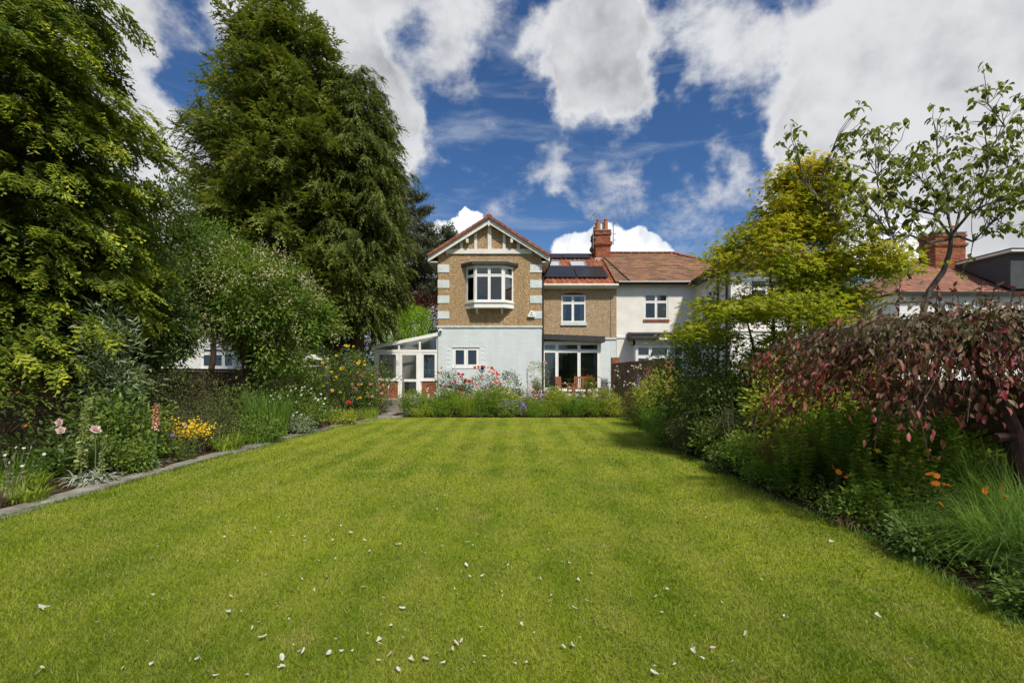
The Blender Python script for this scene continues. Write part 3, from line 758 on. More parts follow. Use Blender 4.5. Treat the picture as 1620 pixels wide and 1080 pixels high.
dl = Vector((fx0-sx0, BF-GY)); window(H, TR(sx0, GY, bz0_, math.atan2(dl.y, dl.x)), dl.length, bayh, (1.,), .74, .05, .035, sill=False)
dl = Vector((sx1-fx1, GY-BF)); window(H, TR(fx1, BF, bz0_, math.atan2(dl.y, dl.x)), dl.length, bayh, (1.,), .74, .05, .035, sill=False)
q = MB(); q.poly_prism([(sx0-.02, GY, bz1_), (fx0-.01, BF-.02, bz1_), (fx1+.01, BF-.02, bz1_), (sx1+.02, GY, bz1_)], (0, 0, .10)); q.build('bay_head', M['whitepaint'], bayo)
cz = bz1_+.10
q = MB()
vs = [(sx0-.24, GY, cz-.04), (fx0-.12, BF-.16, cz-.06), (fx1+.12, BF-.16, cz-.06), (sx1+.24, GY, cz-.04)]
q.poly_prism(vs, (0, 0, .13)); q.build('bay_canopy', M['felt'], bayo)
q = MB(); q.poly_prism([(sx0-.05, GY-.005, cz+.08), (sx1+.05, GY-.005, cz+.08), (sx1-.1, GY-.005, cz+.27), (sx0+.35, GY-.005, cz+.27)], (0, .02, 0)); q.build('mortar_flashing', mat('cement_flashing', (.36, .31, .22), .95, .3, 6), H)
for px in (754, 794):
    x = P(px, 0, GY-.3).x; q = MB(); q.poly_prism([(x-.05, GY, bz0_-.52), (x-.05, GY-.14, bz0_-.40), (x-.05, GY-.26, bz0_-.27), (x-.05, GY, bz0_-.27)], (.10, 0, 0)); q.build('corbel', M['fascia'], bayo)
curtain(H, fx1-.02, fx1+.3, bz0_+.1, bz1_-.1, GY+.1); curtain(H, sx0+.15, sx0+.32, bz0_+.1, bz1_-.1, GY+.1)
# small kitchen window in the painted wall
window(H, TR(wx0, GY+.02, wz0), wx1-wx0, wz1-wz0, (.5, .5), None, .06, .06, name='window')
q = MB(); q.box(wx0-.03, wx1+.03, GY-.03, GY+.02, wz1, wz1+.04); q.build('window_head', M['bluewall'], H)
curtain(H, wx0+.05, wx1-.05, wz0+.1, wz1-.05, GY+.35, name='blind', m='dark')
# fan vent, dome camera, alarm box
q = MB(); c = P(763.5, 582, GY); q.M = Matrix.Translation(c) @ Matrix.Rotation(pi/2, 4, 'X')
q.lathe((0, 0, 0), [(.155, -.02), (.155, .05), (.135, .065), (.125, .055), (.125, .03)], 20); vent = q.build('fan_vent', M['bluewall'], H)
q = MB(); q.M = Matrix.Translation(c) @ Matrix.Rotation(pi/2, 4, 'X'); q.lathe((0, 0, 0), [(.085, .03), (.085, .085), (.06, .09), (.05, .07)], 16); q.build('vent_hood', M['black'], vent)
c = P(697.5, 522.5, GY); cd = empty('security_camera', c, label='white dome security camera at the top corner of the pale blue wall', cat='camera')
q = MB(); q.M = Matrix.Rotation(pi/2, 4, 'X'); q.lathe((0, 0, 0), [(.05, 0), (.05, .08), (.075, .09), (.075, .15), (.06, .16)], 12); q.build('housing', M['white'], cd)
q = MB(); q.lathe((0, -.11, -.02), [(.015, -.075), (.045, -.06), (.06, -.02), (.06, .0)], 12); q.build('lens_dome', M['black'], cd)
c = P(841, 497, GY); ab = empty('alarm_box', c, label='white wedge shaped burglar alarm box beside the lowest right quoin', cat='alarm')
q = MB(); q.poly_prism([(-.16, -.03, -.13), (.15, -.03, -.13), (.17, -.03, -.06), (.06, -.03, .15), (-.05, -.03, .15), (-.18, -.03, -.06)], (0, -.08, 0)); q.build('case', M['white'], ab)
q = MB(); q.box(-.12, .10, -.09, -.04, -.17, -.131); q.build('strobe', M['black'], ab)
q = MB(); q.box(-.03, .02, -.114, -.11, .02, .07); q.box(-.09, .08, -.114, -.11, -.06, -.035); q.build('printed_mark', M['black'], ab)
# drainpipe in the inner corner
def pipe(parent, pts, r_, name='drainpipe', m='black'):
    q = MB(); q.tube(pts, r_, 8); return q.build(name, M[m], parent)
pipe(H, [(tipR+.02, 23.1, 6.62), (1.62, 23.15, 6.4), (1.40, 22.2, 5.95), (GX1+.06, GY+.02, 5.85), (GX1+.06, GY+.02, .5)], .04)

# main house front
MY = 23.3; MX1 = 5.03
mw = (P(888, 0, MY).x, P(927, 0, MY).x, P(0, 514, MY).z+.12, P(0, 465, MY).z)
q = MB(); wall_grid(q, GX1, MX1-.28, 3.3, 5.85, MY, [mw], .12); q.build('pebbledash_wall', M['pebble2'], H)
q = MB(); q.box(MX1-.28, MX1, MY-.03, MY+.2, 3.3, 5.85); q.build('pebbledash_strip', M['pebble2'], H)
q = MB(); wall_grid(q, GX1, MX1-.005, -.05, 3.22, MY, [(1.4, 4.2, .7, 3.2)], .12); q.build('painted_wall', M['bluewall'], H)
q = MB(); z = .5; 
for j in range(27):
    q.box(4.05, MX1-.28, MY-.009, MY+.01, z, z+.092); q.box(MX1-.27, MX1-.005, MY-.012, MY+.01, z, z+.092); z += .1
tag(q.build('painted_brickwork', M['bluewall'], H), kind='stuff')
q = MB(); q.box(3.9, MX1-.003, MY-.06, MY+.05, 3.22, 3.3); q.build('string_course', M['quoin'], H)
window(H, TR(mw[0], MY+.03, mw[2]), mw[1]-mw[0], mw[3]-mw[2]-.03, (.47, .53), .70, .045, .035, sill=False)
q = MB(); q.box(mw[0]-.04, mw[1]+.04, MY-.07, MY+.05, mw[2]-.14, mw[2]-.001); q.build('window_sill', M['quoin'], H)
q = MB(); n = 10
for i in range(n):
    a0, a1 = i/n, (i+1)/n; z = lambda f: mw[3]-.03+.09*math.sin(pi*f)
    xa, xb = mw[0]+(mw[1]-mw[0])*a0, mw[0]+(mw[1]-mw[0])*a1; q.poly_prism([(xa, MY-.012, mw[3]-.04), (xb, MY-.012, mw[3]-.04), (xb, MY-.012, z(a1)), (xa, MY-.012, z(a0))], (0, .05, 0))
q.build('arched_head', M['felt'], H)
curtain(H, mw[0]+.07, mw[0]+.25, mw[2]+.05, mw[3]-.1, MY+.2); curtain(H, mw[1]-.25, mw[1]-.07, mw[2]+.05, mw[3]-.1, MY+.2)
q = MB(); q.box(1.36, 4.95, 25.9, 26.0, 3.36, 6.6); q.box(1.36, 1.4, MY+.2, 26, 3.36, 6.0); q.build('upstairs_wall', M['roomwall'], H); q = MB(); q.box(1.4, 4.9, 25.6, 25.7, .3, 3.3); q.box(1.4, 4.9, MY+.2, 28, .44, .48); q.box(1.4, 4.9, MY+.2, 28, 3.25, 3.35); q.box(4.9, 5.0, MY+.2, 28, .3, 5.8); q.box(1.36, 1.4, MY+.2, 28, .3, 3.3); q.build('inner_wall', M['roomwhite'], H)
# patio window bay
PY = 22.6; px0, px1 = 1.41, P(949, 0, PY).x; pz0, pz1 = P(0, 617, PY).z, P(0, 541.5, PY).z
q = MB(); q.box(px1, px1+.05, PY, MY, pz0-.3, pz1); q.box(px0, px1+.05, PY, MY, -.05, pz0-.01); q.build('patio_bay', M['whitepaint'], H)
def xP(px): return P(px, 0, PY).x
wpan = [px0, xP(881), xP(916), px1]; wd = px1-px0
window(H, TR(px0, PY, pz0), wd, pz1-pz0, tuple((wpan[i+1]-wpan[i])/wd for i in range(3)), .82, .085, .03, name='patio_window', glass='glass', sillp=.09)
q = MB(); fz = pz1+.01; q.poly_prism([(px0-.02, PY-.35, fz+.12), (px1+.18, PY-.35, fz-.02), (px1+.18, PY-.35, fz+.25), (px0-.02, PY-.35, fz+.36)], (0, 1.1, 0)); q.build('patio_roof', M['felt'], H)
q = MB(); q.box(px0, px1+.05, PY-.02, MY, pz1, pz1+.06); q.build('patio_head', M['whitepaint'], H)
curtain(H, px0+.02, xP(878)+.03, pz0+.05, pz1-.1, PY+.12); curtain(H, xP(941), px1-.03, pz0+.05, pz1-.1, PY+.25)
q = MB(); q.box(xP(886), xP(940), MY+1.2, MY+1.7, .5, 1.75); q.build('sideboard', M['oldbrick'], H)
q = MB(); q.box(xP(893), xP(932), MY+.7, MY+1.1, 1.28, 1.33); q.box(xP(895), xP(897), MY+.75, MY+.8, .5, 1.28); q.box(xP(928), xP(930), MY+.75, MY+.8, .5, 1.28); q.build('inner_table', M['curtain'], H)
q = MB(); q.tube([(xP(897.5), MY+1, 1.5), (xP(897.5), MY+1, 2.7)], .03, 6); q.build('lamp_stand', M['black'], H); q = MB(); q.box(xP(908), xP(911), MY+1.8, MY+1.85, 1.7, 3.1); q.build('flue_pipe', M['black'], H)
# main roof
EY, EZ, RY, RZ = 23.0, 5.80, 27.2, 8.2
S = Vector((0, RY-EY, RZ-EZ)); sl_ = S.length; S.normalize()
q = MB(); q.poly_prism([(-3.7, EY, EZ-.02), (4.9, EY, EZ-.02), (4.9, RY, RZ-.02), (-3.7, RY, RZ-.02)], (0, 0, -.1)); q.poly_prism([(-3.7, RY, RZ-.02), (4.9, RY, RZ-.02), (4.9, 31.4, EZ), (-3.7, 31.4, EZ)], (0, 0, -.1)); q.build('roof_deck', M['pantile'], H)
tiles(H, (1.2, EY, EZ), (1, 0, 0), S, 3.72, sl_, .24, .33, M['pantile'], wave=.035)
ridge_caps(H, (-1, RY, RZ+.05), (4.9, RY, RZ+.05), M['redtile'], .12)
q = MB(); q.box(1.2, 5.0, EY-.03, EY+.0, EZ-.13, EZ+.02); q.build('fascia_board', M['fascia'], H)
q = MB(); q.box(1.35, 5.0, EY, MY+.05, EZ-.15, EZ-.13); q.build('eaves_soffit', M['whitepaint'], H)
q = MB(); q.tube([(1.45, EY-.09, EZ-.03), (5.05, EY-.09, EZ-.03)], .06, 8); q.build('gutter', M['fascia'], H)
Nn = Vector((0, -S.z, S.y))
def on_roof(x, s, h): return Vector((x, EY, EZ))+S*(s*sl_)+Nn*h
def panel(x0, x1, s0, s1, h=.11, th=.035, name='solar_panel', m='solar'):
    q = MB(); q.poly_prism([on_roof(x0, s0, h), on_roof(x1, s0, h), on_roof(x1, s1, h), on_roof(x0, s1, h)], Nn*th); o = q.build(name, M[m], H); return o
for a, b in ((1.55, 3.14), (3.18, 4.70)): panel(a, b, .15, .51)
for a, b in ((1.8, 2.75), (2.79, 4.3)): panel(a, b, .82, .985)
for a, b in ((2.0, 2.5), (3.12, 3.85)):
    q = MB()
    s0, s1 = .55, .72
    def fr(a, b, c, d): q.poly_prism([on_roof(a, c, .03), on_roof(b, c, .03), on_roof(b, d, .03), on_roof(a, d, .03)], Nn*.09)
    fr(a-.06, b+.06, s0-.012, s0); fr(a-.06, b+.06, s1, s1+.012); fr(a-.06, a, s0, s1); fr(b, b+.06, s0, s1)
    sk = q.build('skylight', M['lead'], H); q = MB(); q.poly_prism([on_roof(a, s0, .05), on_roof(b, s0, .05), on_roof(b, s1, .05), on_roof(a, s1, .05)], Nn*.03)
    q.build('pane', mat('skylight_glass', (.5, .53, .55), .08, .1, 2, spec=.9), sk)
# chimney
def chimney(parent, x0, x1, y0, y1, zb, zt, pots, flash=True):
    ch = MB(); ch.box(x0+.01, x1-.01, y0+.01, y1-.01, zb, zt); cho = ch.build('chimney', M['mortar'], parent)
    q = MB(); bh_ = .075; n = int((zt-zb)/bh_)
    for j in range(n):
        z = zb+j*bh_; f = (z-zb)/(zt-zb); out = .0
        if .60 < f < .70 or f > .88: out = .05
        if .64 < f < .68: out = .09
        a0, a1, c0, c1 = x0-out, x1+out, y0-out, y1+out
        x = a0-(.11 if j % 2 else 0)
        while x < a1:
            a, b = max(a0, x)+.005, min(a1, x+.225)-.005
            if b-a > .02: q.box(a, b, c0, c0+.05+out, z+.005, z+bh_-.004); q.box(a, b, c1-.05-out, c1, z+.005, z+bh_-.004)
            x += .225
        y_ = c0-(.11 if not j % 2 else 0)
        while y_ < c1:
            a, b = max(c0, y_)+.006, min(c1, y_+.225)-.005
            if b-a > .02: q.box(a0+.001, a0+.05+out, a, b, z+.005, z+bh_-.004); q.box(a1-.05-out, a1-.001, a, b, z+.005, z+bh_-.004)
            y_ += .225
    tag(q.build('brickwork', M['brick'], cho), kind='stuff')
    q = MB(); q.box(x0-.04, x1+.04, y0-.04, y1+.04, zt+.001, zt+.07); q.build('cap', M['mortar'], cho)
    for (px_, py_, hh, m_) in pots:
        q = MB(); q.lathe((px_, py_, zt+.07), [(.14, 0), (.13, .05), (.115, .1), (.105, hh-.08), (.125, hh-.06), (.125, hh-.02), (.1, hh), (.09, hh-.1)], 14); q.build('chimney_pot', M[m_], cho)
    if flash:
        q = MB(); q.box(x0-.05, x1+.05, y0-.12, y0-.02, zb+.02, zb+.22) if False else q.poly_prism([(x0-.06, y0-.1, zb+.45), (x1+.06, y0-.1, zb+.45), (x1+.06, y0-.02, zb+.62), (x0-.06, y0-.02, zb+.62)], (0, -.03, -.05)); q.build('flashing', M['lead'], cho)
    return cho
CYf = 26.5; cx0, cx1 = P(942.5, 0, CYf).x, P(966, 0, CYf).x
chim = chimney(H, cx0, cx1, CYf, CYf+1.5, 7.3, P(0, 363.5, CYf).z-.05, [(cx0+.2, CYf+.3, .62, 'terracotta'), (cx1-.2, CYf+.3, .66, 'terracotta'), (cx0+.2, CYf+.8, .6, 'terracotta'), (cx1-.2, CYf+.8, .62, 'terracotta'), (cx0+.2, CYf+1.25, .5, 'terracotta')], True)
# aerials
def aerial(x, y, z0, z1, label, kind):
    a = empty('tv_aerial', (x, y, z0), label=label, cat='aerial')
    q = MB(); q.tube([(0, 0, 0), (0, 0, z1-z0)], .022, 6); q.build('mast', M['metal'], a)
    q = MB(); q.box(-.03, .14, -.02, .02, .25, .28); q.build('bracket', M['metal'], a); q = MB(); q.box(-.03, .14, -.02, .02, .6, .63); q.build('bracket', M['metal'], a)
    h = z1-z0; q = MB()
    if kind == 0:
        q.tube([(-.1, .3, h), (.05, -.35, h+.1)], .015, 5)
        for i in range(8): f = i/7; c = Vector((-.1, .3, h)).lerp(Vector((.05, -.35, h+.1)), f); q.tube([c+Vector((-.09, 0, .02)), c+Vector((.09, 0, -.02))], .006, 4)
        q.box(-.12, .08, .26, .29, h-.12, h+.12)
    else:
        q.tube([(-.05, 0, h-.1), (.5, -.3, h+.38)], .014, 5)
        for i in range(8): f = i/7; c = Vector((-.05, 0, h-.1)).lerp(Vector((.5, -.3, h+.38)), f); q.tube([c+Vector((-.06, 0, .08)), c+Vector((.06, 0, -.08))], .006, 4)
    q.build('antenna', M['metal'], a)
aerial(cx0-.14, CYf-.03, 8.4, P(0, 343, CYf).z, 'thin grey television aerial left of the brick chimney', 0)
aerial(cx1+.14, CYf-.03, 8.6, P(0, 352, CYf).z, 'tilted dark television aerial on the right side of the brick chimney', 1)

# ---------------------------------------------------------------- conservatory
CO = empty('conservatory', (0, 0, 0), label='white lean-to conservatory with brick plinth against the pale blue wall', cat='conservatory')
CY = 22.0
def cX(px): return P(px, 0, CY).x
def cZ(py): return P(0, py, CY).z
xl, xr = cX(591.5), GX0-.01
fr = MB()
fr.box(xl, xl+.14, CY, CY+.1, TZ, cZ(557)); fr.box(cX(629.5), cX(632.5), CY, CY+.1, TZ, cZ(557)); fr.box(cX(662.5), cX(667), CY, CY+.1, TZ, cZ(557)); fr.box(xr-.07, xr, CY, CY+.1, TZ, cZ(533))
fr.box(xl, xr-.07, CY-.01, CY+.09, cZ(557), cZ(553)); 
def ez(x): return cZ(551)+(x-xl)/(xr-xl)*(cZ(530.5)-cZ(551))
fr.poly_prism([(xl-.1, CY-.06, ez(xl)-.04), (xr, CY-.06, ez(xr)-.02), (xr, CY-.06, ez(xr)+.14), (xl-.1, CY-.06, ez(xl)+.09)], (0, .10, 0))
for px in (631, 664):
    x = cX(px); fr.box(x-.04, x+.04, CY+.001, CY+.08, cZ(553), ez(x)-.03)
for yy in (23.2, 24.4, 25.6): fr.box(xl, xl+.07, yy, yy+.07, 1.3, cZ(557))
fr.box(xl, xl+.1, CY+.1, 26, cZ(557), cZ(551)); fr.box(xl, xl+.09, CY+.1, 26, 1.28, 1.36)
frame = fr.build('frame', M['white'], CO)
for (a, b) in ((592, 631), (631, 664), (664, 693.5)):
    x0, x1 = cX(a)+.06, cX(b)-.04; q = MB(); q.poly_prism([(x0, CY+.04, cZ(552.5)), (x1, CY+.04, cZ(552.5)), (x1, CY+.04, ez(x1)-.05), (x0, CY+.04, max(cZ(552.5)+.02, ez(x0)-.05))], (0, .01, 0)); q.build('gable_pane', M['glass2'], CO)
window(CO, TR(xl+.14, CY+.01, cZ(601)), cX(629.5)-xl-.14, cZ(557.5)-cZ(601), (1.,), None, .04, .05, sill=True, glass='glass2')
window(CO, TR(cX(667), CY+.01, cZ(601)), xr-.07-cX(667), cZ(557.5)-cZ(601), (1.,), None, .04, .05, sill=True, glass='glass2')
# door
dx0, dx1 = cX(632.5), cX(662.5); dz0, dz1 = TZ+.02, cZ(557.5)
q = MB(); w_ = .11; q.box(dx0, dx0+w_, CY-.02, CY+.05, dz0, dz1); q.box(dx1-w_, dx1, CY-.02, CY+.05, dz0, dz1); q.box(dx0+w_, dx1-w_, CY-.02, CY+.05, dz1-w_, dz1); q.box(dx0+w_, dx1-w_, CY-.02, CY+.05, dz0, dz0+.16); q.box(dx0+w_, dx1-w_, CY-.02, CY+.05, cZ(603.5), cZ(599.5))
door = q.build('door', M['white'], CO)
q = MB(); q.box(dx0+w_, dx1-w_, CY+.01, CY+.02, dz0+.16, cZ(603.5)); q.build('pane', M['glass2'], door); q = MB(); q.box(dx0+w_, dx1-w_, CY+.01, CY+.02, cZ(599.5), dz1-w_); q.build('pane', M['glass2'], door)
q = MB(); q.tube([(dx0+.06, CY-.03, 1.35), (dx0+.06, CY-.07, 1.35), (dx0+.17, CY-.07, 1.35)], .012, 6); q.build('handle', M['metal'], door)
# plinth
for (a, b) in ((xl, cX(632.5)), (cX(662.5), xr)):
    brickwall(CO, (a, CY+.02, TZ-.3), (1, 0, 0), b-a, cZ(603)-TZ+.3, .2, M['brick'], M['mortar'], 0, coping=False, proud=.012)
brickwall(CO, (xl+.02, 26, TZ-.3), (0, -1, 0), 4., 1.1, .1, M['brick'], M['mortar'], 0, coping=False)
q = MB(); q.poly_prism([(xl-.1, CY-.02, ez(xl)+.05), (xr, CY-.02, ez(xr)+.1), (xr, CY-.02, ez(xr)+.125), (xl-.1, CY-.02, ez(xl)+.075)], (0, 4.1, 0)); q.build('roof_sheet', M['glass2'], CO)
q = MB()
for i in range(1, 6):
    yy = CY+i*.68; q.poly_prism([(xl, yy, ez(xl)-.02), (xr, yy, ez(xr)-.02), (xr, yy, ez(xr)+.05), (xl, yy, ez(xl)+.04)], (0, .06, 0))
tag(q.build('rafters', M['white'], CO), kind='stuff')
q = MB(); q.box(xl, xr, 26, 26.1, 0, ez(xr)); q.box(xr, xr+.005, CY+.1, 26, TZ, ez(xr)); q.box(xl, xr, CY+.1, 26, TZ-.02, TZ+.01); q.build('back_wall', M['roomwhite'], CO)
q = MB(); q.box(xl+.02, xl+.03, CY+.15, 26, 1.36, cZ(557)); q.build('side_pane', M['glass2'], CO)
tb = empty('side_table', (-4.45, 23.3, TZ), label='dark side table inside the conservatory seen through the door', cat='table')
q = MB(); q.box(-.7, .6, -.3, .3, .78, .84); q.build('tabletop', M['teak'], tb)
for sx in (-.62, .52):
    for sy in (-.25, .25): q = MB(); q.box(sx-.03, sx+.03, sy-.03, sy+.03, 0, .78); q.build('leg', M['teak'], tb)
vz = empty('blue_vase', (-4.35, 23.3, TZ+.84), label='blue green glazed pot on the conservatory table', cat='pot')
q = MB(); q.lathe((0, 0, 0), [(.12, 0), (.24, .12), (.25, .25), (.15, .36), (.1, .4), (.08, .36)], 16); q.build('body', mat('blue_glaze', (.06, .16, .20), .25, .3, 4), vz, smooth=True)
pc = empty('picture', (-4.35, 25.97, TZ+1.35), label='dark green picture in a white frame on the conservatory back wall', cat='picture')
q = MB(); q.box(-.45, .45, -.03, 0, -.1, 1.1); q.build('frame', M['white'], pc); q = MB(); q.box(-.33, .33, -.036, -.03, .02, .98); q.build('print', mat('green_print', (.05, .08, .04), .5, .5, 5), pc)

# handrail beside the path
hr = empty('handrail', (-4.9, 20.0, 0), label='pale tubular metal handrail beside the conservatory steps', cat='handrail')
q = MB(); q.tube([(0, -.9, .0), (0, -.9, 1.02), (.03, -.82, 1.12), (.28, .55, 1.55)], .02, 8); q.build('rail', M['metal'], hr)
q = MB(); q.tube([(.28, .55, .3), (.28, .55, 1.62)], .028, 8); q.build('post', M['metal'], hr)

# ---------------------------------------------------------------- white neighbouring house
NB = empty('white_house', (0, 0, 0), label='off-white rendered house with brown tiled hipped roof joined to the pebbledashed one', cat='house')
NX0, NXC, NX1, NWY = MX1+.002, 8.83, 13.2, 19.5
nw = (P(1019, 0, MY).x, P(1057, 0, MY).x, P(0, 505, MY).z, P(0, 464.5, MY).z)
q = MB(); wall_grid(q, NX0, NXC, 3.36, 5.9, MY, [nw], .12)
ww = (20.9, 21.9, 4.15, 5.3)   # window in the side wall of the wing
q2 = MB(Matrix(((0, 1, 0, NXC), (-1, 0, 0, MY), (0, 0, 1, 0), (0, 0, 0, 1)))); 
q2.M = Matrix.Translation((NXC, MY, 0)) @ Matrix.Rotation(-pi/2, 4, 'Z')   # local x runs towards the camera, local y points to +x
sw = (MY-ww[1], MY-ww[0], ww[2], ww[3])
wall_grid(q2, 0, MY-NWY, 3.36, 5.9, 0, [sw], .12)
q.add(q2.v, q2.f)
fw_ = [(9.6, 11.0, 4.2, 5.4), (11.6, 12.6, 4.2, 5.4)]
wall_grid(q, NXC, NX1, 3.36, 5.9, NWY, fw_, .12)
q.quad((NX1, NWY, -.05), (NX1, 31, -.05), (NX1, 31, 5.9), (NX1, NWY, 5.9)); q.quad((NX1, 31, -.05), (NX0, 31, -.05), (NX0, 31, 5.9), (NX1, 31, 5.9))
q.build('upper_wall', M['render'], NB)
q = MB(); lo = [(P(1008, 0, MY).x, P(1078, 0, MY).x, 1.2, 2.8)]
wall_grid(q, NX0, NXC-.03, -.05, 3.28, MY-.03, lo, .12); wall_grid(q, NXC-.03, NX1, -.05, 3.28, NWY-.03, [(9.8, 11.2, 1.2, 2.6)], .12)
q2 = MB(Matrix.Translation((NXC-.03, MY-.03, 0)) @ Matrix.Rotation(-pi/2, 4, 'Z')); wall_grid(q2, 0, MY-NWY, -.05, 3.28, 0, [], .1); q.add(q2.v, q2.f)
q.build('lower_wall', M['render'], NB)
q = MB(); q.box(NX0, NXC-.08, MY-.07, MY+.02, 3.28, 3.36); q.box(NXC-.08, NXC+.02, NWY-.08, MY+.02, 3.281, 3.361); q.box(NXC+.02, NX1, NWY-.08, NWY+.02, 3.28, 3.36); q.build('string_course', M['render'], NB)
window(NB, TR(nw[0], MY+.03, nw[2]), nw[1]-nw[0], nw[3]-nw[2], (.5, .5), .68, .045, .035, sill=False)
window(NB, Matrix.Translation((NXC+.04, MY, 0)) @ Matrix.Rotation(-pi/2, 4, 'Z') @ Matrix.Translation((sw[0], 0, sw[2])), sw[1]-sw[0], sw[3]-sw[2], (.5, .5), .68, .045, .035, sill=False)
for h in fw_: window(NB, TR(h[0], NWY+.04, h[2]), h[1]-h[0], h[3]-h[2], (.5, .5), .68, .045, .035, sill=False)
window(NB, TR(9.8, NWY+.01, 1.2), 1.4, 1.4, (.5, .5), .68, .045, .035)
def bricksill(T, w):
    n = int(w/.085)
    for i in range(n): q = MB(T); q.box(i*w/n+.004, (i+1)*w/n-.004, -.05, .03, -.115, -.004); q.build('sill_brick', M['brick'], NB)
bricksill(TR(nw[0]-.05, MY, nw[2]), nw[1]-nw[0]+.1)
bricksill(Matrix.Translation((NXC, MY, 0)) @ Matrix.Rotation(-pi/2, 4, 'Z') @ Matrix.Translation((sw[0]-.05, 0, sw[2])), sw[1]-sw[0]+.1)
q = MB(); n = 10
for i in range(n):
    f0, f1 = i/n, (i+1)/n; wdt = nw[1]-nw[0]+.1; z = lambda f: nw[3]-.02+.10*math.sin(pi*f)
    q.poly_prism([(nw[0]-.05+wdt*f0, MY-.012, nw[3]-.03), (nw[0]-.05+wdt*f1, MY-.012, nw[3]-.03), (nw[0]-.05+wdt*f1, MY-.012, z(f1)), (nw[0]-.05+wdt*f0, MY-.012, z(f0))], (0, .04, 0))
q.build('arched_head', M['render'], NB)
curtain(NB, nw[1]-.45, nw[1]-.08, nw[2]+.05, nw[3]-.1, MY+.22, m='roomwall'); q = MB(); q.box(nw[0]+.05, nw[1]-.05, MY+.2, MY+.22, nw[3]-.4, nw[3]-.05); q.build('blind', M['curtain'], NB)
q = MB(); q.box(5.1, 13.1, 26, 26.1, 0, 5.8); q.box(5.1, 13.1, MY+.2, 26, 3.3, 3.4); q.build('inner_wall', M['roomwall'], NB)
# small flat roofed bay
BY = 22.75; a0, a1 = P(1006, 0, BY).x, P(1082, 0, BY).x; zc = P(0, 537, BY).z
q = MB(); q.box(a0-.02, a0+.0, BY+.02, MY-.03, .3, zc-.02); q.box(a1, a1+.02, BY+.02, MY-.03, .3, zc-.02); q.box(a0, a1, BY, MY-.03, .3, 1.0); q.box(a0-.02, a1+.02, BY-.01, MY-.03, zc-.26, zc); q.build('bay', M['whitepaint'], NB)
window(NB, TR(a0, BY, 1.0), a1-a0, zc-.27-1.0, (.30, .38, .32), .72, .06, .045)
q = MB(); q.box(a0-.28, a1+.3, BY-.35, MY-.03, zc+.01, zc+.22); q.poly_prism([(a0-.32, BY-.38, zc+.22), (a1+.32, BY-.38, zc+.22), (a1+.1, MY-.04, zc+.36), (a0-.3, MY-.04, zc+.36)], (0, 0, .03)); q.build('bay_roof', M['felt'], NB)
fl = empty('security_light', (P(1049, 0, 22.3).x, 22.36, P(0, 536, 22.3).z), label='small white twin floodlight on the black fascia of the white house', cat='lamp')
q = MB(); q.box(-.05, .05, -.06, .02, -.05, .05); q.build('mount', M['white'], fl)
for s in (-1, 1): q = MB(); q.box(s*.13-.07, s*.13+.07, -.16, -.04, -.04, .05); q.build('lamp_head', M['white'], fl)
pipe(NB, [(a1+.2, BY-.2, zc), (a1+.18, BY, zc-.2), (a1+.16, MY-.08, zc-.3), (a1+.16, MY-.08, .3)], .045)
pipe(NB, [(NXC-.07, NWY+1.1, 5.9), (NXC-.07, NWY+1.1, .3)], .05); pipe(NB, [(NXC-.07, NWY+.25, 5.85), (NXC-.07, NWY+.25, .3)], .045)
# hipped roof
hx, rx = 13.5, 9.0; NEZ = 5.93; NRZ = 8.32
S2 = Vector((0, 27.2-EY, NRZ-NEZ)); l2 = S2.length; S2.normalize()
q = MB(); A, B, C_, D_ = (4.93, EY, NEZ), (hx, EY, NEZ), (rx, 27.2, NRZ), (4.93, 27.2, NRZ); E_, G_ = (hx, 31.4, NEZ), (4.93, 31.4, NEZ)
q.add([A, B, C_, D_, E_, G_], [(0, 1, 2, 3), (1, 4, 2), (4, 5, 3, 2)]); q.build('roof_deck', M['browntile'], NB)
tiles(NB, A, (1, 0, 0), S2, hx-4.93, l2, .33, .27, M['browntile'], clip=lambda x, s: x < (hx-4.93)-(hx-rx)*s/l2)
S3 = Vector((rx-hx, 0, NRZ-NEZ)); l3 = S3.length
tiles(NB, B, (0, 1, 0), S3, 8.4, l3, .33, .27, M['browntile'], clip=lambda x, s: 4.2*s/l3 < x < 8.4-4.2*s/l3)
ridge_caps(NB, (4.95, 27.2, NRZ+.05), (rx, 27.2, NRZ+.05), M['redtile']); ridge_caps(NB, (rx, 27.2, NRZ+.05), (hx, EY, NEZ+.05), M['redtile'])
q = MB(); pth = [on_roof(5.0, .0, .06), on_roof(4.92, .98, .06)]; q.bar(pth[0], pth[1], .06, .07, up=Nn); q.build('roof_verge', M['browntile'], NB)
q = MB(); q.bar(Vector((5.6, EY-.02, NEZ+.05)), Vector((5.02, 26.4, NEZ+.05+(26.4-EY)*S2.z/S2.y)), .04, .05, up=Nn); q.build('cable', M['black'], NB)
q = MB(); q.box(5.02, NXC-.25, EY-.02, EY, NEZ-.13, NEZ); q.build('fascia_board', M['black'], NB); q = MB(); q.tube([(5.05, EY-.08, NEZ-.02), (NXC-.2, EY-.08, NEZ-.02)], .06, 8); q.build('gutter', M['black'], NB)
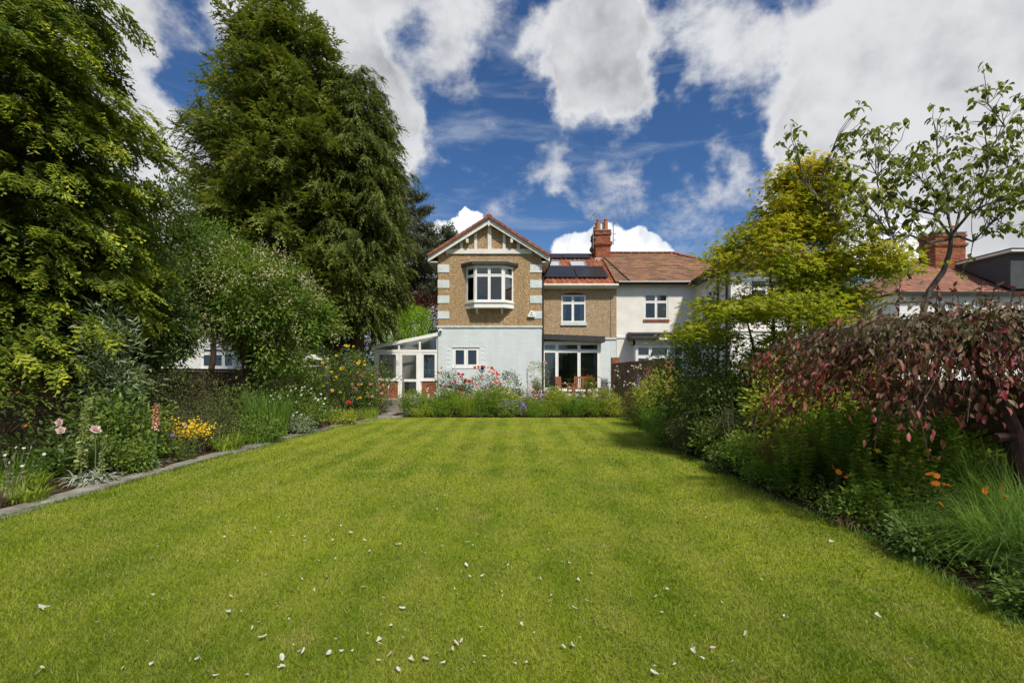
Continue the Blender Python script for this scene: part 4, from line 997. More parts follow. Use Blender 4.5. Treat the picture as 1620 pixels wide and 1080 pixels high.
# wing roof
wx_0, wx_1, wy0 = NXC-.35, hx, NWY-.35; wrz = NEZ+1.55; wrx = (wx_0+wx_1)/2
q = MB(); a_, b_, c_, d_, e_, f_ = (wx_0, wy0, NEZ), (wx_1, wy0, NEZ), (wrx, wy0+2.5, wrz), (wrx, 26, wrz), (wx_0, 26, NEZ), (wx_1, 26, NEZ)
q.add([a_, b_, c_, d_, e_, f_], [(0, 1, 2), (0, 2, 3, 4), (1, 5, 3, 2)]); q.build('wing_roof_deck', M['browntile'], NB)
tiles(NB, (wx_0, 26, NEZ), (0, -1, 0), (wrx-wx_0, 0, wrz-NEZ), 26-wy0, math.hypot(wrx-wx_0, wrz-NEZ), .33, .27, M['browntile'], clip=lambda x, s: x < 26-wy0-2.5*s/2.95)
tiles(NB, a_, (1, 0, 0), (0, 2.5, wrz-NEZ), wx_1-wx_0, math.hypot(2.5, wrz-NEZ), .33, .27, M['browntile'], clip=lambda x, s: 2.5*s/2.94 < x < wx_1-wx_0-2.5*s/2.94)
ridge_caps(NB, c_, a_, M['redtile']); ridge_caps(NB, c_, b_, M['redtile'])
q = MB(); q.box(wx_0, wx_0+.03, wy0, EY, NEZ-.18, NEZ-.02); q.box(wx_0, wx_1, wy0-.03, wy0, NEZ-.18, NEZ-.02); q.box(wx_0+.03, NXC, wy0, EY, NEZ-.16, NEZ-.13); q.build('fascia_board', M['black'], NB)

# ---------------------------------------------------------------- further white house on the right
H3 = empty('white_house', (0, 0, 0), label='white house with red brown roof and grey dormer at the right edge', cat='house')
X0, X1, Y0 = 20.9, 36., 26.2
w3 = (P(1543, 0, Y0).x, P(1583, 0, Y0).x, 4.3, 5.55)
q = MB(); wall_grid(q, X0, X1, 0, 5.9, Y0, [w3, (23.0, 24.1, 4.3, 5.5)], .12); q.quad((X0, Y0+8, 0), (X0, Y0, 0), (X0, Y0, 5.9), (X0, Y0+8, 5.9)); q.build('wall', M['render2'], H3)
window(H3, TR(w3[0], Y0+.03, w3[2]), w3[1]-w3[0], w3[3]-w3[2], (.33, .34, .33), .62, .07, .04, sill=True); window(H3, TR(23.0, Y0+.03, 4.3), 1.1, 1.2, (.5, .5), .62, .07, .04)
q = MB(); q.box(X0, X1, Y0+2, Y0+2.1, 0, 5.8); q.build('inner_wall', M['roomwall'], H3)
e0 = Vector((X0-.3, Y0-.3, 5.93)); S5 = Vector((0, 4.4, 2.75)); l5 = S5.length
q = MB(); q.add([e0, (X1, Y0-.3, 5.93), (X1, Y0+4.1, 8.68), (X0+4.4, Y0+4.1, 8.68), (X0-.3, Y0+8.5, 5.93), (X1, Y0+8.5, 5.93)], [(0, 1, 2, 3), (4, 0, 3), (5, 4, 3, 2)]); q.build('roof_deck', M['browntile'], H3)
M['redbrown'] = mat('red_brown_tile', (.30, .13, .085), .85, .35, 1.6, .3, 50, isl=.25, col2=(.20, .10, .075))
tiles(H3, e0, (1, 0, 0), S5, X1-X0+.3, l5, .33, .27, M['redbrown'], clip=lambda x, s: x > 4.7*s/l5)
ridge_caps(H3, (X0+4.4, Y0+4.1, 8.72), (X1, Y0+4.1, 8.72), M['redbrown'])
ridge_caps(H3, (X0+4.4, Y0+4.1, 8.72), e0+Vector((0, 0, .04)), M['redbrown'])
q = MB(); q.box(X0-.3, X1, Y0-.38, Y0-.3, 5.78, 5.95); q.build('gutter', M['black'], H3)
q = MB(); q.poly_prism([(26.6, 25.8, 6.1), (26.6, 29.6, 8.3), (26.6, 28.5, 8.02), (26.6, 25.8, 8.02)], (5, 0, 0)); q.build('dormer', M['lead'] if False else mat('slate_cladding', (.05, .055, .065), .7, .3, 3, vecs=(1, 6, 1)), H3)
q = MB(); q.box(26.35, 32, 25.5, 28.7, 8.02, 8.14); q.build('dormer_roof', M['whitepaint'], H3); q = MB(); q.box(26.33, 32, 25.48, 28.72, 8.142, 8.2); q.build('dormer_felt', M['felt'], H3)
cx = P(1480, 0, 29).x; cx1_ = P(1528, 0, 29).x
chimney(H3, cx, cx1_, 29., 30.2, 7.9, 10.0, [(cx+.35, 29.5, .5, 'fascia'), (cx1_-.35, 29.5, .5, 'terracotta'), (cx+.9, 29.8, .4, 'fascia')], False)
pipe(H3, [(22.3, Y0-.1, 5.8), (22.3, Y0-.1, 0)], .06)
q = MB(); q.box(P(1528, 0, 26).x, P(1537, 0, 26).x, Y0-.12, Y0, 5.3, 5.5); q.build('alarm_case', M['fascia'], H3)

# white house glimpsed through the trees on the left
H4 = empty('white_house', (-17, 28, 0), label='white rendered house glimpsed between tree trunks on the left', cat='house')
q = MB(); wall_grid(q, -3.5, 4., 0, 6, 0, [(-1.0, .9, 1.9, 3.1)], .12); q.quad((4., 0, 0), (4., 7, 0), (4., 7, 6), (4., 0, 6)); q.build('wall', M['render2'], H4)
window(H4, TR(-1., .03, 1.9), 1.9, 1.2, (.33, .34, .33), .7, .08, .05)
q = MB(); q.add([(-3.8, -.3, 6), (4.3, -.3, 6), (4.3, 3.5, 8.2), (-3.8, 3.5, 8.2)], [(0, 1, 2, 3)]); q.build('roof', M['browntile'], H4)
q = MB(); q.box(-3.5, 4, 2, 2.1, 0, 6); q.build('inner_wall', M['roomwall'], H4)

# ---------------------------------------------------------------- patio furniture
def armchair(loc, rz, label):
    a = empty('garden_armchair', loc, rz, label, 'chair', 'wooden armchairs on the terrace')
    def pb(name, *bx):
        q = MB()
        for b in bx: q.box(*b)
        return q.build(name, M['teak'], a)
    for sx in (-.27, .27):
        pb('leg', (sx-.025, sx+.025, -.27, -.22, 0, .62)); 
        q = MB(); q.bar((sx, .24, 0), (sx, .34, .95), .05, .05); q.build('leg', M['teak'], a)
        pb('armrest', (sx-.035, sx+.035, -.3, .3, .62, .65))
    for i in range(6): pb('seat_slat', (-.25, .25, -.26+i*.085, -.26+i*.085+.07, .42, .445))
    for i in range(7): q = MB(); x = -.2+i*.067; q.bar((x, .265, .46), (x, .325, .88), .035, .015, up=(0, 1, 0)); q.build('back_slat', M['teak'], a)
    q = MB(); q.bar((-.27, .335, .91), (.27, .335, .91), .03, .07); q.build('back_rail', M['teak'], a)
    q = MB(); q.box(-.27, .27, -.26, -.23, .37, .42); q.build('seat_rail', M['teak'], a)
    return a
armchair((2.33, 21.3, .5), math.radians(62), 'wooden garden armchair turned to the right on the terrace')
armchair((3.05, 21.6, .5), math.radians(-12), 'wooden garden armchair facing the lawn beside the window mullion')
tt = empty('garden_table', (3.55, 21.0, .5), label='low wooden garden table right of the armchairs', cat='table')
for i in range(6): q = MB(); q.box(-.3, .3, -.25+i*.085, -.25+i*.085+.07, .44, .465); q.build('top_slat', M['teak'], tt)
for sx in (-.25, .25):
    for sy in (-.2, .2): q = MB(); q.box(sx-.025, sx+.025, sy-.025, sy+.025, 0, .44); q.build('leg', M['teak'], tt)
mt_ = empty('bistro_table', (4.2, 20.9, .5), label='small black metal bistro table beside the dividing wall', cat='table')
q = MB(); q.lathe((0, 0, .68), [(.36, 0), (.36, .02), (.34, .025)], 20); q.build('tabletop', M['black'], mt_)
for k in range(3): q = MB(); a = k*2*pi/3; q.tube([(.28*math.cos(a), .28*math.sin(a), 0), (.04*math.cos(a), .04*math.sin(a), .35), (.2*math.cos(a), .2*math.sin(a), .68)], .012, 6); q.build('leg', M['black'], mt_)
mc = empty('bistro_chair', (3.72, 21.1, .5), -.4, label='black metal bistro chair by the patio window corner', cat='chair')
q = MB(); q.lathe((0, 0, .45), [(.2, 0), (.2, .02)], 16); q.build('seat', M['black'], mc); q = MB(); q.tube([(-.17, .15, .45), (-.17, .2, .85), (0, .22, .95), (.17, .2, .85), (.17, .15, .45)], .012, 6); q.build('backrest', M['black'], mc)
for sx in (-.15, .15):
    for sy in (-.15, .15): q = MB(); q.tube([(sx*1.2, sy*1.2, 0), (sx, sy, .45)], .01, 6); q.build('leg', M['black'], mc)
bt = empty('bird_table', (-7.5, 18.2, 0), label='small white roofed bird table left of the twin conifer trunks', cat='bird table')
q = MB(); q.box(-.03, .03, -.03, .03, 0, 1.85); q.build('post', M['whitepaint'], bt); q = MB(); q.box(-.25, .25, -.2, .2, 1.85, 1.89); q.build('tray', M['whitepaint'], bt)
q = MB(); q.poly_prism([(-.32, -.27, 2.1), (.32, -.27, 2.1), (.0, -.27, 2.3)], (0, .54, 0)); q.build('roof', M['whitepaint'], bt)
for sx in (-.22, .22): q = MB(); q.box(sx-.015, sx+.015, -.015, .015, 1.89, 2.12); q.build('upright', M['whitepaint'], bt)

# ================================================================== VEGETATION
def ellip(rng, n, c, r, shell=.55):
    d = unit(rng.normal(size=(n, 3))); u = (shell**3+(1-shell**3)*rng.random(n))**(1/3)
    return np.array(c)+d*u[:, None]*np.array(r), d
def skeleton(q, base, top, centers, r0, r1, rng, sides=5, wob=.12, twig=.01, hmin=.25):
    """greedy branching from a trunk to every clump centre"""
    base = np.array(base, float); top = np.array(top, float); K = 10
    tr = [base+(top-base)*k/(K-1)+np.append(rng.normal(size=2)*wob*.4*(k > 0), 0) for k in range(K)]
    rad = [r0+(r1-r0)*k/(K-1) for k in range(K)]
    q.tube(tr, rad, 8)
    nodes = np.array(tr[int(K*hmin):]); nr = np.array(rad[int(K*hmin):])
    order = np.argsort(np.linalg.norm(centers-(base+top)/2, axis=1))
    for i in order:
        c = centers[i]; dd = np.linalg.norm(nodes-c, axis=1)+.9*np.maximum(0, nodes[:, 2]-c[2])-nr*2
        j = int(np.argmin(dd)); a = nodes[j]; ra = nr[j]; L_ = np.linalg.norm(c-a)
        mid = (a+c)/2+rng.normal(size=3)*wob*L_*.5+np.array([0, 0, .08*L_]); m2 = a*.25+mid*.75; m3 = c*.4+mid*.6
        rb = max(twig, min(ra*.7, .012+.035*L_*r0*4))
        pts = [a, (a+mid)/2+rng.normal(size=3)*.02*L_, mid, m3, c]; rr = [rb, rb*.85, rb*.65, rb*.5, max(twig*.6, rb*.35)]
        q.tube(pts, rr, sides if rb > .02 else 3, cap=False)
        nodes = np.vstack([nodes, pts[1:]]); nr = np.append(nr, rr[1:])
    return nodes
def leaves(rng, centers, per, spread, size, tpl=LEAF, outc=None, up=.8, droop=.0, flat=.6, rnd=.8, sv=.35, tipf=None):
    n = len(centers)*per; C = np.repeat(centers, per, 0)
    off = rng.normal(size=(n, 3))*np.array([spread, spread, spread*flat]); pos = C+off
    d = unit(off+1e-6)
    if outc is not None: d = unit(d*.7+unit(C-np.array(outc))*.6)
    d = unit(d+rng.normal(size=(n, 3))*rnd*.6+np.array([0, 0, -droop]))
    upv = unit(rng.normal(size=(n, 3))*(1.01-up)+np.array([0, 0, 1.])*up)
    s = size*(1-sv+2*sv*rng.random(n))
    iv = None
    if tipf is not None: iv = tipf(pos)
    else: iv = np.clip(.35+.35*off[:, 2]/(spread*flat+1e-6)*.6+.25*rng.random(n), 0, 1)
    return scatter(tpl[0], tpl[1], pos, basis(d, upv), s, tpl[2], iv)
def catm(parts):
    V = []; Fc = []; v = []; b = 0
    for (a, f, c) in parts: V.append(a); Fc.append(f+b); v.append(c); b += len(a)
    return np.concatenate(V), np.concatenate(Fc), np.concatenate(v)

def conifer(name, label, loc, H_, prof, z0, nb, per, lm, seed, spray=SPRAY, ss=.5, droop=.35, lift=.25, down=.25, trunk=.25, twotrunk=None, cat_='tree', group=None, lean=0., core=True, jit=.2):
    rng = np.random.default_rng(seed); T = empty(name, loc, 0, label, cat_, group)
    zs = np.linspace(z0, H_, 400); w = np.array([prof(z) for z in zs])+.15; cdf = np.cumsum(w); cdf /= cdf[-1]
    q = MB(); tr = [(0, 0, -.1), (.05, 0, H_*.3), (-.04, .03, H_*.65), (0, 0, H_)]; q.tube(tr, [trunk, trunk*.8, trunk*.45, .02], 9)
    if twotrunk: q.tube([(twotrunk, .1, -.1), (twotrunk*.95, .1, H_*.3), (twotrunk*.6, 0, H_*.6)], [trunk*.9, trunk*.7, .1], 9)
    pos = []; dr = []; ups = []; sc = []; tip = []
    for b in range(nb):
        z = np.interp(rng.random(), cdf, zs); az = rng.random()*2*pi; L_ = prof(z)*(.72+.38*rng.random()**1.5)+.1
        if rng.random() < .06: L_ *= 1.12
        o = np.array([math.cos(az), math.sin(az), 0.]); sd = np.array([-o[1], o[0], 0])
        lf = lift*(.6+.8*rng.random()); dp = droop*(.7+.6*rng.random()); sweep = rng.normal()*.12
        def pt(s): return np.array([0, 0, z])+o*L_*s+sd*L_*sweep*s*s+np.array([0, 0, 1.])*(lf*L_*s-dp*L_*s*s)
        if b % 3 == 0: q.tube([pt(0), pt(.35), pt(.7), pt(.98)], [.012+.014*L_, .01+.008*L_, .01, .005], 4, cap=False)
        n = max(6, int(per*(L_/2.)**.8)); s = .16+.86*rng.random(n)**.7
        for k in range(n):
            a = s[k]; side = rng.normal()*.26*L_*(1.05-a)+rng.normal()*.06
            p = pt(a)+sd*side+np.array([0, 0, -abs(side)*.25+rng.normal()*.07])
            d = o*(.75+.3*rng.random())+sd*(np.sign(side)*.5+rng.normal()*.35)+np.array([0, 0, (lf-2*dp*a)*.8-down*rng.random()*1.3+rng.normal()*jit])
            pos.append(p); dr.append(d); ups.append(np.array([rng.normal()*.35, rng.normal()*.35, 1.])+o*.35); sc.append(ss*(.55+.85*rng.random())*min(1, .55+L_*.25)); tip.append(a*(.55+.45*rng.random()))
    q.build('trunk', M['bark'], T)
    pos = np.array(pos); Rm = basis(np.array(dr), np.array(ups)); sc = np.array(sc); tip = np.clip(np.array(tip), 0, 1)**1.6; nv = len(spray)
    V, Fc, v = catm([scatter(spray[k][0], spray[k][1], pos[k::nv], Rm[k::nv], sc[k::nv], spray[k][2], tip[k::nv]) for k in range(nv)])
    npmesh('crown', V, Fc, lm, T, v=v)
    return T
def lin(pts):
    zs = [p[0] for p in pts]; rs = [p[1] for p in pts]
    return lambda z: float(np.interp(z, zs, rs))

# left golden conifer close to the camera
conifer('conifer_tree', 'tall golden green conifer filling the left edge with drooping feathery sprays', (-9.7, 9.2, 0), 14.5, lin([(1.5, 2.0), (3, 2.5), (6, 2.45), (9, 1.95), (14.5, .3)]), 1.3, 500, 44, L['leyland'], 21, ss=.36, droop=.42, lift=.34, down=.4, trunk=.28)
conifer('conifer_tree', 'tallest olive green cypress with a ragged top left of the house', (-9.95, 21., 0), 18.2, lin([(2.6, 3.0), (5, 3.5), (9, 3.5), (12, 3.15), (15, 2.4), (17, 1.4), (18.2, .4)]), 2.6, 840, 35, L['cypress'], 22, spray=SPRAYF, ss=.50, droop=.32, lift=.45, down=.1, jit=.55, trunk=.32)
conifer('conifer_tree', 'broad dark cypress with weeping curtains of foliage and twin trunks beside the conservatory', (-6.85, 21.3, 0), 14.9, lin([(3.6, 1.5), (4.3, 1.9), (6, 2.2), (9, 2.25), (12, 1.7), (13.8, 1.25), (14.9, .7)]), 3.7, 680, 40, L['cypress2'], 23, spray=SPRAYD, ss=.58, droop=.40, lift=.35, down=.8, trunk=.36, twotrunk=-.95)

# generic broadleaved tree / shrub
def broadleaf(name, label, loc, ells, nc, per, spread, size, lm, seed, trunk=(.1, .03), top=None, cat_='tree', tpl=LEAF, shell=.5, flat=.7, bark='bark', droop=0., group=None, up=.75, stems=1, rnd=.8, outc=True, extra=None, woodname='trunk', crownname='crown', wob=.12, hmin=.2, twig=.008, tipf=None, sides=5):
    rng = np.random.default_rng(seed); T = empty(name, loc, 0, label, cat_, group); C = []
    tot = sum(e[1][0]*e[1][1]*e[1][2] for e in ells)
    for (c, r_) in ells:
        n = max(2, int(nc*r_[0]*r_[1]*r_[2]/tot)); p, d = ellip(rng, n, c, r_, shell); C.append(p)
    C = np.concatenate(C); C = C[C[:, 2] > .05]
    cen = np.average(C, axis=0)
    q = MB()
    if stems == 1: skeleton(q, (0, 0, -.05), top if top is not None else (cen[0], cen[1], cen[2]), C, trunk[0], trunk[1], rng, wob=wob, hmin=hmin, twig=twig, sides=sides)
    else:
        A = rng.integers(0, stems, len(C))
        key = np.arctan2(C[:, 1]-cen[1], C[:, 0]-cen[0]); A = (np.floor((key+pi)/(2*pi)*stems)).astype(int) % stems
        for k in range(stems):
            Ck = C[A == k]
            if len(Ck) < 1: continue
            m_ = Ck.mean(0); a = rng.random()*6.28; b0 = (.06*math.cos(a), .06*math.sin(a), -.05)
            skeleton(q, b0, (m_[0]*.7, m_[1]*.7, m_[2]*.85), Ck, trunk[0], trunk[1], rng, wob=wob, hmin=hmin, twig=twig, sides=sides)
    q.build(woodname, M[bark], T)
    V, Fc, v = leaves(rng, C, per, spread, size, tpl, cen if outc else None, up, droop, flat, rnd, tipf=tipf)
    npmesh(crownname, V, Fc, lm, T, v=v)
    T['_c'] = 0; del T['_c']
    return T, C

# dark mixed trees between the conifers
broadleaf('broadleaf_tree', 'dark green broadleaved tree with thin twiggy shoots between the two tall conifers', (-9.3, 12.6, 0),
    [((0, 0, 4.0), (1.5, 1.4, 1.6)), ((-.4, 0, 2.7), (1.2, 1.2, 1.0)), ((.1, 0, 5.6), (.95, .9, 1.0)), ((.75, 0, 6.6), (.22, .25, .9)), ((.15, 0, 7.0), (.2, .2, 1.0)), ((.0, .0, 5.8), (.5, .4, 1.2))], 260, 70, .17, .11, L['darkleaf'], 31, (.14, .05), tpl=LEAF)
broadleaf('holly_tree', 'dense glossy dark tree standing over the left garden wall', (-8.6, 10.8, 0),
    [((.2, 0, 3.0), (1.15, 1.0, 1.5)), ((.3, .2, 1.9), (1.1, .9, .8))], 130, 90, .15, .10, L['darkleaf'], 32, (.10, .04))
broadleaf('flowering_tree', 'bushy green tree with cream flower sprays right of the dark holly', (-7.25, 13.4, 0),
    [((0, 0, 3.6), (1.7, 1.5, 1.4)), ((1.0, .3, 3.1), (1.25, 1.1, .95)), ((-.9, 0, 4.1), (1.0, .9, .9)), ((.55, -.2, 2.15), (.95, .9, .7)), ((1.85, .4, 3.2), (.5, .6, .35)), ((2.2, .3, 2.9), (.35, .4, .25))], 240, 80, .17, .115, L['midleaf'], 33, (.12, .05), stems=3, hmin=.3)
T_flow = bpy.data.objects['flowering_tree']
rng = np.random.default_rng(34)
p, d = ellip(rng, 130, (0, -.1, 3.7), (1.75, 1.55, 1.45), .93); p2, d2 = ellip(rng, 50, (1.1, .2, 2.9), (1.3, 1.15, 1.1), .93); p = np.concatenate([p, p2]); p = p[(p[:, 1] < .4) & (p[:, 2] > 2.4)]
V, Fc, v = leaves(rng, p, 30, .09, .055, LEAF, None, .2, .5, 1.2)
tag(npmesh('blossoms', V, Fc, L['cream'], T_flow, v=v), kind='stuff')
broadleaf('rowan_tree', 'lighter green tree rising behind the flowering tree at the gap between conifers', (-10.4, 16.5, 0),
    [((0, 0, 5.2), (1.5, 1.4, 1.5)), ((.8, 0, 4.3), (1.4, 1.2, 1.0))], 160, 60, .25, .10, L['midleaf'], 35, (.13, .05))
broadleaf('laurel_shrub', 'dark shrub filling the shade beneath the cypresses', (-8.6, 18.3, 0), [((0, 0, 1.8), (1.8, 1.0, 1.1)), ((1.8, .6, 1.5), (1.4, 1.0, 1.)), ((3.0, 1.0, 1.2), (.8, .8, .8))], 170, 60, .2, .1, L['darkleaf'], 36, (.06, .02), cat_='shrub', stems=3)

# pine beyond the conservatory
def pine():
    rng = np.random.default_rng(41); T = empty('pine_tree', (-7.4, 33, 0), 0, 'distant dark pine with layered open branches beside the gable', 'tree')
    q = MB(); Hh = 14.6; q.tube([(0, 0, -.1), (.1, 0, 6), (0, 0, Hh)], [.3, .2, .04], 8); C = []; D_ = []
    for b in range(75):
        z = 4.6+(Hh-4.8)*rng.random()**.9; az = rng.random()*2*pi; L_ = np.interp(z, [4.6, 6, 9, 12, Hh], [3.6, 4.3, 3.9, 2.8, .7])*(.7+.4*rng.random())
        o = np.array([math.cos(az), math.sin(az), 0]); sd = np.array([-o[1], o[0], 0])
        pt = lambda s: np.array([0, 0, z])+o*L_*s+np.array([0, 0, L_*(.28*s*s+.04*s)])
        q.tube([pt(0), pt(.4), pt(.75), pt(1)], [.07, .05, .03, .012], 4, cap=False)
        for k in range(int(8+L_*7)):
            s = .32+.7*rng.random(); sdx = rng.normal()*.28*L_*(1.15-s*.7); c = pt(s)+sd*sdx+np.array([0, 0, abs(sdx)*.15+rng.normal()*.08]); C.append(c)
            if k % 2 == 0: q.tube([pt(max(.2, s-.18)), c], [.018, .008], 3, cap=False)
    q.build('trunk', M['bark'], T); C = np.array(C); n = 26; N = len(C)*n
    CC = np.repeat(C, n, 0); d = unit(rng.normal(size=(N, 3))+np.array([0, 0, .9])); s = .22+.16*rng.random(N)
    TP = np.array([(-.10, 0, 0), (.10, 0, 0), (0, 1, 0)], float)
    V, Fc, v = scatter(TP, np.array([(0, 1, 2)]), CC+rng.normal(size=(N, 3))*np.array([.16, .16, .06]), basis(d, unit(rng.normal(size=(N, 3)))), s, np.array([0, 0, 1.]), rng.random(N))
    npmesh('crown', V, Fc, L['pine'], T, v=v)
pine()
broadleaf('copper_tree', 'dark copper-leaved tree glimpsed between the pine and the gable wall', (-5.7, 30.5, 0), [((.1, 0, 4.8), (1.8, 1.3, 1.9))], 130, 60, .28, .12, L['copper'], 42, (.12, .05))
broadleaf('lime_shrub', 'bright lime green shrub rising behind the conservatory roof', (-5.9, 28.4, 0), [((0, 0, 3.9), (1.7, 1.3, 1.6)), ((-1.3, 0, 2.8), (1.3, 1., 1.3)), ((1.3, 0, 3.2), (1., .9, 1.1))], 230, 70, .22, .12, L['lime'], 43, (.08, .03), cat_='shrub', stems=3)
# background trees beyond the walls
for i, (x, y, z, r_, lab) in enumerate([(-14.5, 13.5, 3.6, 2.2, 'dark tree behind the golden conifer at the far left'), (-12.5, 24, 4.5, 2.2, 'dark tree in the shade left of the twin conifer trunks'),
        (-17.5, 18.5, 3.2, 2.2, 'low dark tree beyond the left garden wall'), (17.5, 33, 4.0, 2.4, 'dark green tree between the two white houses on the right'), (-9.6, 27.5, 2.2, 1.9, 'dark shrubby tree behind the cypress trunks')]):
    broadleaf('background_tree', lab, (x, y, 0), [((0, 0, z), (r_, r_, r_*1.05))], 130, 60, .30, .14, L['darkleaf'], 60+i, (.16, .06))

# golden maple
def maple():
    rng = np.random.default_rng(51); T = empty('maple_tree', (5.15, 9.1, 0), 0, 'golden yellow green Japanese maple with layered airy foliage in front of the white house', 'tree')
    C = []
    zz = [1.7, 2.2, 2.55, 3.0, 3.6, 4.1, 4.5, 5.0, 5.45, 5.75]; xm = [-.5, -1.0, -1.9, -1.45, -1.05, -.95, -.7, -.5, -.1, .35]; xM = [1.0, 1.2, 1.4, 1.6, 1.7, 1.45, 1.1, .85, .6, .4]
    lay = [(-1.95, 0, 2.35, .22), (-1.75, 0, 2.5, .28), (-1.35, -.1, 2.65, .35), (-1.45, 0, 2.95, .25), (-1.0, .1, 3.75, .28), (-1.25, 0, 3.35, .22), (1.95, 0, 3.65, .3), (.4, 0, 5.6, .2), (-.85, .1, 4.15, .25)]
    for k in range(125):
        z = 1.7+3.8*rng.random()**1.25; a0, b0 = np.interp(z, zz, xm), np.interp(z, zz, xM); r_ = (.24+.28*rng.random())*min(1, (b0-a0)/2+.25); x = a0+r_*.6+(b0-a0-1.2*r_)*rng.random(); dpt = max(.3, (b0-a0)*.30)
        lay.append((x, rng.uniform(-dpt, dpt), z, r_))
    for (x, y, z, r_) in lay:
        n = int(3+15*r_*r_); a = rng.random(n)*2*pi; rr = r_*np.sqrt(rng.random(n)); C.append(np.stack([x+rr*np.cos(a), y+rr*np.sin(a)*.95, z-.30*rr*rr/r_+rng.normal(size=n)*.05], 1))
    C = np.concatenate(C); q = MB()
    stems = [(-.25, .5), (.1, .4), (.35, .6), (.75, .5), (-.6, .35)]
    A = np.argmin(np.abs(C[:, 0][:, None]-np.array([s[0]*1.6 for s in stems])[None]), 1)
    for k, (sx, _) in enumerate(stems):
        Ck = C[A == k]
        if len(Ck): skeleton(q, (sx*.25, 0, -.05), (sx*1.1, .05, 3.6 if k != 4 else 2.6), Ck, .045, .018, rng, wob=.10, hmin=.35, twig=.006)
    q.build('trunk', M['bark'], T)
    n = 42; N = len(C)*n; CC = np.repeat(C, n, 0); off = rng.normal(size=(N, 3))*np.array([.20, .20, .06]); off[:, 2] -= .35*(off[:, 0]**2+off[:, 1]**2)
    pos = CC+off; d = unit(off*np.array([1, 1, .2])+rng.normal(size=(N, 3))*.12+np.array([0, 0, -.08])); upv = unit(rng.normal(size=(N, 3))*.35+np.array([0, 0, 1.]))
    # a hand-shaped leaf: three narrow lobes
    TP = []; FP = []; tv = []
    for a, l in ((-.75, .75), (0, 1.), (.75, .75)):
        b = len(TP); dx, dy = math.sin(a)*l, math.cos(a)*l; TP += [(0, 0, 0), (dx*.5+dy*.16, dy*.5-dx*.16, .03), (dx, dy, -.1), (dx*.5-dy*.16, dy*.5+dx*.16, .03)]; FP += [(b, b+1, b+2), (b, b+2, b+3)]; tv += [0, .4, 1, .4]
    TP = np.array(TP, float); FP = np.array(FP)
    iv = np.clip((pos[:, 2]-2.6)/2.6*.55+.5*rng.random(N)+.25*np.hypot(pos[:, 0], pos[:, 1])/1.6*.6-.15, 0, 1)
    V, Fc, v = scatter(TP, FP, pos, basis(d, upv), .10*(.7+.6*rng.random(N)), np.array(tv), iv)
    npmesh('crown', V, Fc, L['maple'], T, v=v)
maple()

